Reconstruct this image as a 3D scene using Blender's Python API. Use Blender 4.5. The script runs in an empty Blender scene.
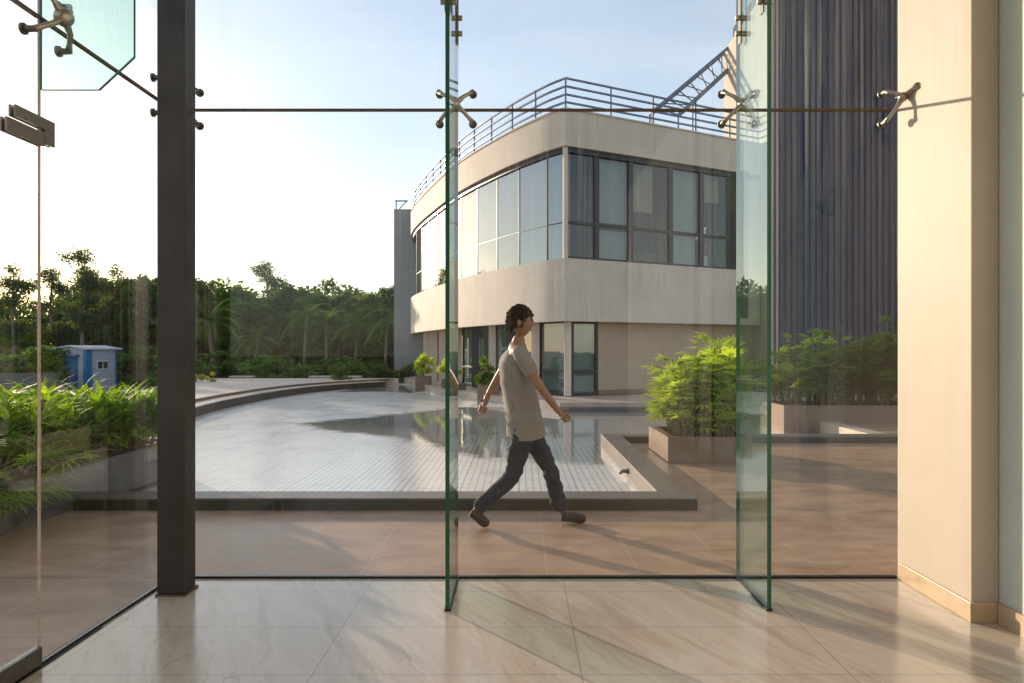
import bpy, bmesh, math, random
from mathutils import Vector, Matrix, noise
R = math.radians
rnd = random.Random(7)
scene = bpy.context.scene
COL = scene.collection
F, VX, VY, H = 700.0, 519.0, 350.0, 1.35

def at(px, py, Y):
    return Vector(((px-VX)/F*Y, Y, H-(py-VY)/F*Y))
def gnd(px, py, z=0.0):
    Y = (H-z)*F/(py-VY)
    return Vector(((px-VX)/F*Y, Y, z))

# ------------------------------------------------------------------ materials
class N:
    def __init__(s, name):
        s.m = bpy.data.materials.new(name); s.m.use_nodes = True
        s.t = s.m.node_tree; s.t.nodes.clear()
        s.out = s.t.nodes.new('ShaderNodeOutputMaterial')
    def n(s, typ, ins=None, **kw):
        o = s.t.nodes.new('ShaderNode'+typ)
        for k, v in kw.items(): setattr(o, k, v)
        for k, v in (ins or {}).items():
            s.put(o.inputs[k], v)
        return o
    def put(s, sock, v):
        if isinstance(v, bpy.types.NodeSocket): s.t.links.new(v, sock)
        elif isinstance(v, bpy.types.Node): s.t.links.new(v.outputs[0], sock)
        else:
            if sock.type == 'RGBA' and len(v) == 3: v = (*v, 1)
            sock.default_value = v
    def math(s, op, a, b=0.0, c=0.0, clamp=False):
        o = s.n('Math', {0: a, 1: b, 2: c}, operation=op); o.use_clamp = clamp
        return o.outputs[0]
    def mix(s, f, a, b, mode='MIX'):
        o = s.n('MixRGB', {0: f, 1: a, 2: b}, blend_type=mode); return o.outputs[0]
    def pos(s):
        g = s.n('NewGeometry'); return g.outputs['Position']
    def obj(s):
        return s.n('TexCoord').outputs['Object']
    def xyz(s, v):
        o = s.n('SeparateXYZ', {0: v}); return o.outputs[0], o.outputs[1], o.outputs[2]
    def vec(s, x, y, z):
        return s.n('CombineXYZ', {0: x, 1: y, 2: z}).outputs[0]
    def scale(s, v, sc):
        return s.n('Mapping', {'Vector': v, 'Scale': sc}).outputs[0]
    def noise(s, v, sc=5, det=4, rough=.5, dist=0.0):
        return s.n('TexNoise', {'Vector': v, 'Scale': sc, 'Detail': det, 'Roughness': rough, 'Distortion': dist}).outputs[0]
    def ramp(s, f, *stops):
        o = s.n('ValToRGB', {0: f}); e = o.color_ramp.elements
        while len(e) < len(stops): e.new(.5)
        for q, (p, c) in zip(e, stops):
            q.position = p; q.color = (c, c, c, 1) if isinstance(c, (int, float)) else (*c, 1)
        return o.outputs[0]
    def line(s, u, u0, w, m):      # 1 on the joint
        f = s.math('FRACT', s.math('DIVIDE', s.math('SUBTRACT', u, u0), w))
        f = s.math('ABSOLUTE', s.math('SUBTRACT', f, .5))
        return s.math('GREATER_THAN', f, .5-m/2/w)
    def cell(s, u, u0, w):
        return s.math('FLOOR', s.math('DIVIDE', s.math('SUBTRACT', u, u0), w))
    def bsdf(s, col, rough=.5, metal=0.0, ior=1.5, bump=None, bs=.3, bd=.01, spec=None):
        d = {'Base Color': col, 'Roughness': rough, 'Metallic': metal, 'IOR': ior}
        if bump is not None: d['Normal'] = s.n('Bump', {'Height': bump, 'Strength': bs, 'Distance': bd}).outputs[0]
        if spec is not None: d['Specular IOR Level'] = spec
        return s.n('BsdfPrincipled', d).outputs[0]
    def schlick(s, f0):
        g = s.n('NewGeometry')
        d = s.n('VectorMath', {0: g.outputs['Normal'], 1: g.outputs['Incoming']}, operation='DOT_PRODUCT').outputs['Value']
        c = s.math('SUBTRACT', 1.0, s.math('ABSOLUTE', d))
        p = s.math('POWER', c, 5.0)
        return s.math('ADD', s.math('MULTIPLY', p, 1-f0), f0, clamp=True)
    def done(s, sh):
        s.t.links.new(sh, s.out.inputs[0]); return s.m

def plain(name, col, rough=.5, metal=0.0, var=.15, sc=6, bump=0.0, spec=None):
    q = N(name); p = q.pos()
    f = q.noise(p, sc, 5, .6)
    c1 = tuple(x*(1-var) for x in col); c2 = tuple(min(1, x*(1+var)) for x in col)
    c = q.mix(q.ramp(f, (.3, 0), (.7, 1)), c1, c2)
    return q.done(q.bsdf(c, rough, metal, bump=(q.noise(p, sc*12, 3) if bump else None), bs=bump, bd=.004, spec=spec))

def leafmat(name, cols, trans=.35, rough=.6, sc=1.3):
    q = N(name)
    r = q.n('ObjectInfo').outputs['Random']
    p = q.obj(); f = q.noise(p, sc, 3, .6); f2 = q.noise(p, sc*9, 2)
    f = q.math('ADD', q.math('MULTIPLY', f, .75), q.math('MULTIPLY', f2, .5))
    f = q.math('ADD', f, q.math('MULTIPLY', q.math('SUBTRACT', r, .5), .12))
    c = q.ramp(f, (.38, cols[0]), (.6, cols[1]), (.8, cols[2]))
    b = q.bsdf(c, rough, spec=.2)
    ct = q.mix(1.0, c, (1.5, 1.6, .5), 'MULTIPLY')
    t = q.n('BsdfTranslucent', {'Color': ct}).outputs[0]
    return q.done(q.n('MixShader', {0: trans, 1: b, 2: t}).outputs[0])

M = {}
def glassmat(name, tint, f0=.045, dirt=.03, top=.05, rough=0.0):
    q = N(name); p = q.pos()
    tr = q.n('BsdfTransparent', {'Color': tint}).outputs[0]
    gl = q.n('BsdfGlossy', {'Color': (1, 1, 1), 'Roughness': rough}).outputs[0]
    m = q.n('MixShader', {0: q.schlick(f0), 1: tr, 2: gl}).outputs[0]
    if dirt > 0:
        x, y, z = q.xyz(p)
        v = q.vec(q.math('MULTIPLY', x, 27), q.math('MULTIPLY', y, 27), q.math('MULTIPLY', z, .3))
        s = q.math('MULTIPLY', q.ramp(q.noise(v, 1.6, 5, .75), (.53, 0), (.7, 1)), q.ramp(q.noise(p, .7, 3), (.35, .15), (.65, 1)))
        h = q.ramp(q.math('DIVIDE', z, 4.0), (.3, .12), (.8, 1))
        sp = q.ramp(q.noise(p, 60, 2, .5), (.74, 0), (.8, .6))
        f = q.math('MULTIPLY', q.math('MULTIPLY', s, h), top)
        f = q.math('ADD', f, q.math('ADD', q.math('MULTIPLY', sp, .03), dirt*.4), clamp=True)
        d = q.n('BsdfDiffuse', {'Color': (.8, .78, .74)}).outputs[0]
        t = q.n('BsdfTranslucent', {'Color': (.8, .78, .74)}).outputs[0]
        dt = q.n('MixShader', {0: .5, 1: d, 2: t}).outputs[0]
        m = q.n('MixShader', {0: f, 1: m, 2: dt}).outputs[0]
    return q.done(m)

def build_mats():
    M['glass'] = glassmat('clear glass', (.985, .995, .99), .027, .001, .2)
    M['fin'] = glassmat('greenish fin glass', (.84, .95, .89), .06, .02, .02)
    q = N('green polished glass edge')
    M['edge'] = q.done(q.bsdf((.012, .10, .055), .12, spec=.6))
    # interior marble
    q = N('polished beige marble'); p = q.pos(); x, y, z = q.xyz(p)
    u = q.math('SUBTRACT', x, q.math('MULTIPLY', y, -.45))
    warp = q.noise(p, 1.7, 5, .6)
    v = q.vec(q.math('ADD', q.math('MULTIPLY', u, 4.2), q.math('MULTIPLY', warp, 1.0)), q.math('MULTIPLY', y, .55), 0)
    band = q.noise(v, 1.3, 6, .62, .6)
    col = q.ramp(band, (.28, (.37, .285, .22)), (.42, (.48, .39, .31)), (.50, (.55, .465, .385)), (.60, (.49, .405, .33)), (.75, (.60, .52, .44)))
    vein = q.math('ABSOLUTE', q.math('SUBTRACT', q.noise(v, 1.9, 5, .6), .5))
    vf = q.math('MULTIPLY', q.ramp(vein, (0, .5), (.012, 0)), q.ramp(q.noise(p, 1.3, 3), (.45, 0), (.65, 1)))
    col = q.mix(vf, col, (.33, .21, .14))
    jl = q.math('MAXIMUM', q.line(y, 3.41, .5, .006), q.line(x, .26, 1.12, .005))
    cr = q.n('TexVoronoi', {'Vector': q.n('VectorMath', {0: p, 1: q.n('TexNoise', {'Vector': p, 'Scale': 3.0, 'Detail': 4.0}).outputs['Color']}, operation='ADD').outputs[0], 'Scale': 1.7}, feature='DISTANCE_TO_EDGE').outputs[0]
    crf = q.math('MULTIPLY', q.math('LESS_THAN', cr, .003), q.math('GREATER_THAN', q.math('SUBTRACT', q.noise(p, 1.1, 2), q.math('MULTIPLY', x, .05)), .60))
    dark = q.math('MAXIMUM', q.math('MULTIPLY', jl, .5), q.math('MULTIPLY', crf, .8))
    col = q.mix(dark, col, (.10, .085, .07))
    spk = q.ramp(q.noise(p, 22, 3), (.74, 0), (.78, .5))
    col = q.mix(spk, col, (.2, .16, .12))
    ro = q.math('ADD', .07, q.math('MULTIPLY', q.noise(p, 3, 5, .7), .2))
    M['marble'] = q.done(q.bsdf(col, ro, ior=1.55, bump=q.noise(p, 2.5, 3), bs=.05, bd=.01))
    # outside paving
    q = N('brown stone paving'); p = q.pos(); x, y, z = q.xyz(p)
    cx, cy = q.cell(x, .17, .56), q.cell(y, 4.12, .79)
    wn = q.n('TexWhiteNoise', {0: q.vec(cx, cy, 0)}, noise_dimensions='3D').outputs[0]
    a = q.noise(q.scale(p, (1, 2.4, 1)), 1.9, 6, .62, .7)
    col = q.ramp(a, (.3, (.25, .15, .09)), (.5, (.38, .24, .15)), (.72, (.48, .32, .21)))
    col = q.mix(q.math('MULTIPLY', wn, .22), col, (.45, .33, .25))
    col = q.mix(q.math('MULTIPLY', q.math('MAXIMUM', q.line(x, .17, .56, .008), q.line(y, 4.12, .79, .008)), .6), col, (.5, .38, .29))
    st = q.ramp(q.noise(p, .9, 6, .7), (.5, 0), (.72, .4)); col = q.mix(st, col, (.13, .10, .09)); gr = q.ramp(q.noise(p, 140, 2, .6), (.3, .25), (.7, 0)); col = q.mix(gr, col, (.08, .06, .05))
    sk = q.ramp(q.noise(p, 9, 3), (.72, 0), (.76, .6)); col = q.mix(sk, col, (.10, .07, .05))
    M['paving'] = q.done(q.bsdf(col, q.math('ADD', .24, q.math('MULTIPLY', a, .3)), bump=a, bs=.08, bd=.01, spec=.3))
    # plaza
    q = N('pale plaza slabs'); p = q.pos(); x, y, z = q.xyz(p)
    col = q.ramp(q.noise(p, .7, 6, .6), (.3, (.52, .42, .34)), (.7, (.64, .53, .44)))
    col = q.mix(q.math('MULTIPLY', q.math('MAXIMUM', q.line(x, 0, .6, .015), q.line(y, 0, .6, .015)), .35), col, (.2, .17, .15))
    M['plaza'] = q.done(q.bsdf(col, .6))
    # granite kerbs
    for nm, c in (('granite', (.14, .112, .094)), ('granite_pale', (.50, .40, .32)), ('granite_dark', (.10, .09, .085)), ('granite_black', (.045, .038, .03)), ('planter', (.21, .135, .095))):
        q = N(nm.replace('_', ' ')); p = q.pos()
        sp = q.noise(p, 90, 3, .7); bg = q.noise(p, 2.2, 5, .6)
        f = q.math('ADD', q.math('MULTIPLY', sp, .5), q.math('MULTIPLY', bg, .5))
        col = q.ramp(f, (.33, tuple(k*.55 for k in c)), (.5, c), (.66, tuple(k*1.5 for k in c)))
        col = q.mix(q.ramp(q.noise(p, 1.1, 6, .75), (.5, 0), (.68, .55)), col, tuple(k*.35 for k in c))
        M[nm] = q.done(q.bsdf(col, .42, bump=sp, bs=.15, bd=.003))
    # pool tiles: dry, and with a film of water that thins out towards its margin
    for nm in ('tile_dry', 'tile_wet'):
        q = N('mosaic '+nm); p = q.pos(); x, y, z = q.xyz(p)
        w = .075
        wn = q.n('TexWhiteNoise', {0: q.vec(q.cell(x, 0, w), q.cell(y, 0, w), 0)}, noise_dimensions='3D').outputs[0]
        big = q.noise(p, .5, 5, .6)
        base = q.mix(wn, (.74, .72, .70), (.86, .84, .81))
        base = q.mix(q.math('MULTIPLY', big, .45), base, (.58, .51, .45))
        g1 = q.math('MAXIMUM', q.line(x, 0, w, .011), q.line(y, 0, w, .011))
        base = q.mix(q.math('MULTIPLY', g1, .6), base, (.16, .16, .17))
        g2 = q.math('MAXIMUM', q.line(x, 0, .6, .02), q.line(y, 0, .6, .02))
        base = q.mix(q.math('MULTIPLY', g2, .35), base, (.2, .2, .2))
        stn = q.ramp(q.noise(q.scale(p, (1, .6, 1)), 1.4, 7, .7, .8), (.52, 0), (.72, .5))
        base = q.mix(stn, base, (.33, .31, .28))
        s_ = q.bsdf(base, q.math('ADD', .12, q.math('MULTIPLY', q.noise(p, 1.2, 5, .7), .22)), bump=q.noise(p, 9, 4), bs=.08, bd=.01, spec=.9)
        if nm == 'tile_wet':
            v = q.scale(p, (1, .35, 1))
            bp = q.n('Bump', {'Height': q.noise(v, 8, 4, .55), 'Strength': .09, 'Distance': .02}).outputs[0]
            d = q.n('BsdfDiffuse', {'Color': q.mix(1.0, base, (.46, .47, .46), 'MULTIPLY')}).outputs[0]
            g = q.n('BsdfGlossy', {'Color': (.93, .96, .96), 'Roughness': .03, 'Normal': bp}).outputs[0]
            fr = q.math('ADD', q.math('MULTIPLY', q.schlick(.03), .9), .04, clamp=True)
            wt = q.n('MixShader', {0: fr, 1: d, 2: g}).outputs[0]
            at_ = q.n('Attribute', attribute_name='wet').outputs['Fac']
            m_ = q.math('ADD', at_, q.math('MULTIPLY', q.math('SUBTRACT', q.noise(p, 3.5, 6, .7), .5), .9))
            s_ = q.n('MixShader', {0: q.ramp(m_, (.30, 0), (.62, 1)), 1: s_, 2: wt}).outputs[0]
        M[nm] = q.done(s_)
    # walls
    def wall(name, col, streak=.3, rough=.75, joints=None):
        q = N(name); p = q.pos(); x, y, z = q.xyz(p)
        v = q.vec(q.math('MULTIPLY', x, 6), q.math('MULTIPLY', y, 6), q.math('MULTIPLY', z, .5))
        s = q.noise(v, 1.4, 5, .65)
        b = q.noise(p, .8, 5, .6)
        c = q.mix(q.ramp(b, (.3, 0), (.7, 1)), tuple(k*.9 for k in col), tuple(min(1, k*1.06) for k in col))
        c = q.mix(q.math('MULTIPLY', q.ramp(s, (.52, 0), (.78, 1)), streak), c, tuple(k*.5 for k in col))
        if joints:
            j = q.math('MAXIMUM', q.line(z, 0, joints, .02), q.line(q.math('ADD', x, y), 0, joints*1.4, .012))
            c = q.mix(q.math('MULTIPLY', j, .45), c, tuple(k*.4 for k in col))
        return q.done(q.bsdf(c, rough, bump=q.noise(p, 30, 4, .6), bs=.12, bd=.004))
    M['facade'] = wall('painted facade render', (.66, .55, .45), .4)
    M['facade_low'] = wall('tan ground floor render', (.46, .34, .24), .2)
    M['tower'] = wall('grey stone cladding', (.30, .30, .30), .15, joints=.75)
    M['sidewall'] = wall('weathered beige side wall', (.52, .42, .34), .35)
    M['cream'] = wall('cream interior plaster', (.50, .42, .33), .16, .6)
    M['white_wall'] = wall('interior wall paint', (.62, .60, .54), .05, .6)
    q = None
    M['skirt'] = plain('sandstone skirting', (.52, .37, .23), .35, sc=9, bump=.1)
    M['ceiling'] = plain('ceiling paint', (.7, .68, .64), .8, var=.03)
    M['dark_wood'] = plain('dark panelling', (.10, .07, .05), .4)
    M['corr'] = plain('grey corrugated cladding', (.035, .043, .085), .5, .35, .12, 1.2)
    M['steel_post'] = plain('painted brown steel', (.055, .046, .042), .42, .3, .25, 4, bump=.08)
    M['steel'] = plain('brushed stainless steel', (.42, .37, .31), .3, .95, .2, 30)
    M['steel_dark'] = plain('dark stainless steel', (.16, .14, .12), .35, .8, .2, 20)
    M['patch'] = plain('satin patch fitting', (.26, .22, .185), .38, .7, .1, 20)
    M['track'] = plain('dark floor channel', (.02, .018, .017), .5, .2)
    M['sealant'] = plain('bronze silicone sealant', (.11, .065, .035), .55, var=.3, sc=14)
    M['frame'] = plain('dark window frame', (.035, .035, .042), .4, .3)
    M['rail'] = plain('blue grey railing paint', (.13, .17, .25), .45, .3)
    M['blind'] = plain('pale roller blind', (.50, .49, .45), .8, var=.06)
    M['blind_tan'] = plain('tan roller blind', (.42, .33, .22), .8, var=.1)
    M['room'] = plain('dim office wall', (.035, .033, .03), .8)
    M['card'] = plain('brown cardboard', (.33, .20, .10), .8)
    M['paper'] = plain('white paper', (.7, .7, .68), .8)
    M['soil'] = plain('planter soil', (.05, .035, .025), .95, var=.4, sc=25, bump=.5)
    M['grass'] = plain('rough ground', (.07, .08, .035), .95, var=.4, sc=1.5, bump=.3)
    M['bark'] = plain('tree bark', (.10, .075, .055), .9, var=.35, sc=6, bump=.5)
    M['palebark'] = plain('pale gum bark', (.24, .19, .15), .8, var=.3, sc=5, bump=.3)
    M['cane'] = plain('brown cane stem', (.12, .08, .035), .7, var=.3, sc=20)
    M['shed_wall'] = plain('pale grey sheet wall', (.42, .44, .50), .6, var=.08)
    M['shed_blue'] = plain('blue door paint', (.03, .17, .38), .5, var=.1)
    M['shed_roof'] = plain('white sheet roof', (.6, .62, .66), .4)
    M['greywall'] = plain('dark grey boundary wall', (.12, .12, .125), .85, var=.2, sc=1)
    M['skin'] = plain('skin', (.30, .155, .09), .5, var=.06, sc=20)
    M['hair'] = plain('black hair', (.006, .005, .0045), .8, var=.3, sc=60, bump=.6, spec=.15)
    M['shirt'] = plain('grey beige shirt cotton', (.25, .22, .195), .85, var=.1, sc=18, bump=.25)
    M['jeans'] = plain('dark blue denim', (.012, .018, .034), .85, var=.25, sc=25, bump=.25)
    M['shoe'] = plain('dark brown shoe leather', (.035, .02, .014), .45, var=.2)
    # reflective office glazing
    for nm, f0, tint in (('office_glass', .30, (.30, .36, .36)), ('office_clear', .07, (.62, .68, .68)), ('office_teal', .16, (.45, .60, .60))):
        q = N(nm.replace('_', ' ')); p = q.pos()
        bp = q.n('Bump', {'Height': q.noise(p, .9, 2), 'Strength': .06, 'Distance': .05}).outputs[0]
        g = q.n('BsdfGlossy', {'Color': (1, 1, 1), 'Roughness': .015, 'Normal': bp}).outputs[0]
        t = q.n('BsdfTransparent', {'Color': tint}).outputs[0]
        M[nm] = q.done(q.n('MixShader', {0: q.schlick(f0), 1: t, 2: g}).outputs[0])
    M['leaf_dark'] = leafmat('dark tree leaves', ((.035, .06, .026), (.07, .115, .04), (.13, .18, .05)), .5)
    M['leaf_mid'] = leafmat('mid green tree leaves', ((.05, .09, .026), (.09, .16, .04), (.17, .25, .06)), .5)
    M['leaf_gum'] = leafmat('gum tree leaves', ((.05, .07, .04), (.09, .115, .06), (.15, .17, .08)), .5)
    M['leaf_palm'] = leafmat('palm frond leaves', ((.07, .13, .035), (.12, .20, .05), (.22, .32, .08)), .5)
    M['leaf_bright'] = leafmat('bright rhapis leaves', ((.18, .25, .03), (.36, .43, .05), (.55, .58, .10)), .5, .6, 3)
    M['leaf_rhapis'] = leafmat('dark rhapis leaves', ((.04, .09, .016), (.08, .15, .025), (.18, .26, .045)), .45, .6, 3)
    M['leaf_broad'] = leafmat('yellow green broad leaves', ((.08, .15, .015), (.19, .29, .025), (.38, .44, .04)), .6, .6, 3)
    M['leaf_yellow'] = leafmat('yellow shrub leaves', ((.2, .2, .03), (.38, .36, .07), (.5, .45, .12)), .4, .4, 3)
    M['floor_white'] = M['ceiling']
build_mats()

# ------------------------------------------------------------------ mesh tools
class MB:
    def __init__(s): s.v = []; s.f = []; s.mi = []
    def add(s, vs, fs, mi=0):
        o = len(s.v); s.v += [tuple(v) for v in vs]
        for f in fs: s.f.append(tuple(i+o for i in f)); s.mi.append(mi)
        return s
    def box(s, x0, x1, y0, y1, z0, z1, mi=0, M4=None):
        v = [Vector((x, y, z)) for z in (z0, z1) for y in (y0, y1) for x in (x0, x1)]
        if M4: v = [M4 @ p for p in v]
        return s.add(v, [(0, 2, 3, 1), (4, 5, 7, 6), (0, 1, 5, 4), (1, 3, 7, 5), (3, 2, 6, 7), (2, 0, 4, 6)], mi)
    def bar(s, a, b, w, h, up=Vector((0, 0, 1)), mi=0):
        a, b = Vector(a), Vector(b); d = (b-a).normalized()
        if abs(d.dot(up)) > .99: up = Vector((0, 1, 0))
        sx = d.cross(up).normalized()*w/2; sy = sx.normalized().cross(d).normalized()*h/2
        v = [p+i*sx+j*sy for p in (a, b) for i, j in ((-1, -1), (1, -1), (1, 1), (-1, 1))]
        return s.add(v, [(3, 2, 1, 0), (4, 5, 6, 7), (0, 1, 5, 4), (1, 2, 6, 5), (2, 3, 7, 6), (3, 0, 4, 7)], mi)
    def tube(s, pts, rad, n=8, cap=True, mi=0):
        pts = [Vector(p) for p in pts]
        if not isinstance(rad, (list, tuple)): rad = [rad]*len(pts)
        rings = []; prev = None
        for i, p in enumerate(pts):
            d = (pts[min(i+1, len(pts)-1)]-pts[max(i-1, 0)]).normalized()
            if prev is None: a = d.orthogonal().normalized()
            else: a = (prev-d*prev.dot(d)).normalized()
            prev = a; b = d.cross(a)
            rings.append([p+rad[i]*(math.cos(2*math.pi*k/n)*a+math.sin(2*math.pi*k/n)*b) for k in range(n)])
        vs = [q for r in rings for q in r]; fs = []
        for i in range(len(rings)-1):
            for k in range(n):
                fs.append((i*n+k, i*n+(k+1) % n, (i+1)*n+(k+1) % n, (i+1)*n+k))
        if cap: fs.append(tuple(range(n-1, -1, -1))); fs.append(tuple((len(rings)-1)*n+k for k in range(n)))
        return s.add(vs, fs, mi)
    def prism(s, poly, z0, z1, mi=0):
        n = len(poly); vs = [(p[0], p[1], z0) for p in poly]+[(p[0], p[1], z1) for p in poly]
        fs = [tuple(range(n-1, -1, -1)), tuple(range(n, 2*n))]+[(i, (i+1) % n, n+(i+1) % n, n+i) for i in range(n)]
        return s.add(vs, fs, mi)
    def strip(s, A, B, z0, z1, mi=0):      # wall between polylines A (outer) and B (inner)
        n = len(A)
        for i in range(n-1):
            v = [(*A[i], z0), (*A[i+1], z0), (*B[i+1], z0), (*B[i], z0), (*A[i], z1), (*A[i+1], z1), (*B[i+1], z1), (*B[i], z1)]
            f = [(3, 2, 1, 0), (4, 5, 6, 7), (0, 1, 5, 4), (2, 3, 7, 6)]
            if i == 0: f.append((3, 0, 4, 7))
            if i == n-2: f.append((1, 2, 6, 5))
            s.add(v, f, mi)
        return s
    def sphere(s, c, r, seg=10, rings=7, sc=(1, 1, 1), mi=0):
        c = Vector(c); vs = [c+Vector((0, 0, r*sc[2]))]
        for i in range(1, rings):
            t = math.pi*i/rings
            for k in range(seg):
                a = 2*math.pi*k/seg
                vs.append(c+Vector((r*sc[0]*math.sin(t)*math.cos(a), r*sc[1]*math.sin(t)*math.sin(a), r*sc[2]*math.cos(t))))
        vs.append(c-Vector((0, 0, r*sc[2]))); L = len(vs)-1; fs = []
        for k in range(seg):
            fs.append((0, 1+k, 1+(k+1) % seg)); fs.append((L, L-seg+(k+1) % seg, L-seg+k))
        for i in range(rings-2):
            for k in range(seg):
                a = 1+i*seg+k; b = 1+i*seg+(k+1) % seg
                fs.append((a, a+seg, b+seg, b))
        return s.add(vs, fs, mi)
    def build(s, name, mats, parent=None, smooth=False, bevel=0.0):
        me = bpy.data.meshes.new(name); me.from_pydata(s.v, [], s.f)
        if not isinstance(mats, (list, tuple)): mats = [mats]
        for m in mats: me.materials.append(M[m] if isinstance(m, str) else m)
        me.polygons.foreach_set('material_index', s.mi)
        if smooth: me.polygons.foreach_set('use_smooth', [True]*len(s.f))
        me.update()
        if len(s.f) < 3000:
            bm = bmesh.new(); bm.from_mesh(me); bmesh.ops.recalc_face_normals(bm, faces=bm.faces)
            bm.to_mesh(me); bm.free()
        o = bpy.data.objects.new(name, me); COL.objects.link(o)
        if parent: o.parent = parent
        if bevel:
            b = o.modifiers.new('bevel', 'BEVEL'); b.width = bevel; b.segments = 2; b.limit_method = 'ANGLE'
        return o

def tag(o, label=None, cat=None, group=None, kind=None):
    if label: o['label'] = label
    if cat: o['category'] = cat
    if group: o['group'] = group
    if kind: o['kind'] = kind
    return o
def thing(name, label, cat, loc=(0, 0, 0), rz=0, group=None):
    o = bpy.data.objects.new(name, None); COL.objects.link(o); o.empty_display_size = .1
    o.location = loc; o.rotation_euler = (0, 0, rz)
    return tag(o, label, cat, group)
def kids(o): return [c for c in COL.objects if c.parent == o]
def copy_tree(o, parent=None):
    c = o.copy(); COL.objects.link(c)
    if parent: c.parent = parent
    for ch in kids(o): copy_tree(ch, c)
    return c
def struct(mb, name, mat, **k): return tag(mb.build(name, mat, **k), kind='structure')

# ------------------------------------------------------------------ key dimensions
XL, YG = -2.05, 4.145          # glass walls
FIN = (-.37, 1.294)
XP, XW, YP = 2.246, 2.385, 3.474
ZJ = 2.77                      # horizontal joint
YD = 2.99                      # door joint on the left wall
ZC = 6.2

# ------------------------------------------------------------------ ground, floors
m = MB(); S = 600
m.add([(-S, -200, -.62), (S, -200, -.62), (S, 900, -.62), (-S, 900, -.62)], [(0, 1, 2, 3)])
struct(m, 'ground', 'grass')
m = MB(); m.box(XL, XW+.3, -7, YG+.004, -.3, 0); struct(m, 'floor', 'marble')
# outside paving sheets around the pool
PX0 = -3.77
m = MB()
m.box(PX0-2.2, XL-.001, -7, YG+.004, -.3, -.003)
m.box(PX0-2.2, 14, YG+.0045, 6.0, -.3, -.003)
m.box(1.3, 14, 6.0, 10.3, -.3, -.003)
m.box(5.3, 16.5, 10.3, 20.49, -.3, .085)
struct(m, 'pavement', 'paving')

# pool
def smooth_curve(pts, n=6):
    out = []
    P = [Vector(p) for p in pts]; P = [P[0]*2-P[1]]+P+[P[-1]*2-P[-2]]
    for i in range(1, len(P)-2):
        for k in range(n):
            t = k/n; a, b, c, d = P[i-1], P[i], P[i+1], P[i+2]
            out.append(.5*((2*b)+(c-a)*t+(2*a-5*b+4*c-d)*t*t+(3*b-a-3*c+d)*t**3))
    out.append(P[-2]); return [(v[0], v[1]) for v in out]
def offset(pl, d):              # positive = to the right of the walking direction
    out = []
    for i, p in enumerate(pl):
        ns = []
        for a, b in ((i-1, i), (i, i+1)):
            if a < 0 or b >= len(pl): continue
            v = Vector((pl[b][0]-pl[a][0], pl[b][1]-pl[a][1]))
            if v.length < 1e-6: continue
            v.normalize(); ns.append(Vector((v.y, -v.x)))
        n = sum(ns, Vector((0, 0)))
        n.normalize(); k = 1/max(.3, n.dot(ns[0]))
        out.append((p[0]+n.x*d*k, p[1]+n.y*d*k))
    return out
kerbL = smooth_curve([(-3.95, 7.99), (-5.0, 9.2), (-6.1, 11.2), (-6.95, 15.2), (-7.25, 18.2), (-7.2, 21.8), (-6.6, 24.6), (-5.2, 27.2)], 6)
ZP = -.08
m = MB()
m.add([(-9, 5.95, ZP), (6, 5.95, ZP), (6, 30, ZP), (-9, 30, ZP)], [(0, 1, 2, 3)])
struct(m, 'pool_floor', 'tile_dry')
def inside(x, y, P):
    c = False
    for i in range(len(P)):
        x1, y1 = P[i]; x2, y2 = P[i-1]
        if (y1 > y) != (y2 > y) and x < (x2-x1)*(y-y1)/(y2-y1)+x1: c = not c
    return c
def pdist(x, y, P):
    p = Vector((x, y)); best = 9e9
    for i in range(len(P)):
        a, b = Vector(P[i-1]), Vector(P[i]); ab = b-a
        t = max(0, min(1, (p-a).dot(ab)/ab.length_squared)); best = min(best, (p-a-ab*t).length)
    return best if inside(x, y, P) else -best
def water(P, x0, x1, y0, y1, soft):
    st = .16; nx, ny = int((x1-x0)/st), int((y1-y0)/st); vs = []; ws = []; fs = []
    for j in range(ny+1):
        for i in range(nx+1):
            x, y = x0+(x1-x0)*i/nx, y0+(y1-y0)*j/ny
            vs.append((x, y, ZP+.001)); ws.append(max(0, min(1, .5+pdist(x, y, P)/soft)))
    for j in range(ny):
        for i in range(nx):
            k = (j*(nx+1)+i, j*(nx+1)+i+1, (j+1)*(nx+1)+i+1, (j+1)*(nx+1)+i)
            if max(ws[q] for q in k) > 0: fs.append(k)
    m = MB(); m.add(vs, fs); o = m.build('water', 'tile_wet'); tag(o, kind='structure')
    at_ = o.data.attributes.new('wet', 'FLOAT', 'POINT')
    for i, w_ in enumerate(ws): at_.data[i].value = w_
    return o
def gpx(L): return [(gnd(x, y, ZP).x, gnd(x, y, ZP).y) for x, y in L]
P1 = gpx([(300, 424), (335, 431), (375, 434), (408, 440), (445, 450), (490, 458), (540, 461), (600, 464)])
P1 += [(7, P1[-1][1]), (7, 17.5), (0, 21)]+gpx([(440, 410), (400, 414), (350, 419)])
water(P1, -4.6, 5.2, 8.6, 17.5, 1.1)
P2 = gpx([(340, 392), (385, 391.5), (410, 393), (424, 391), (404, 384), (370, 386)])
water(P2, -7.1, -3.0, 20, 28, .7)

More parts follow.
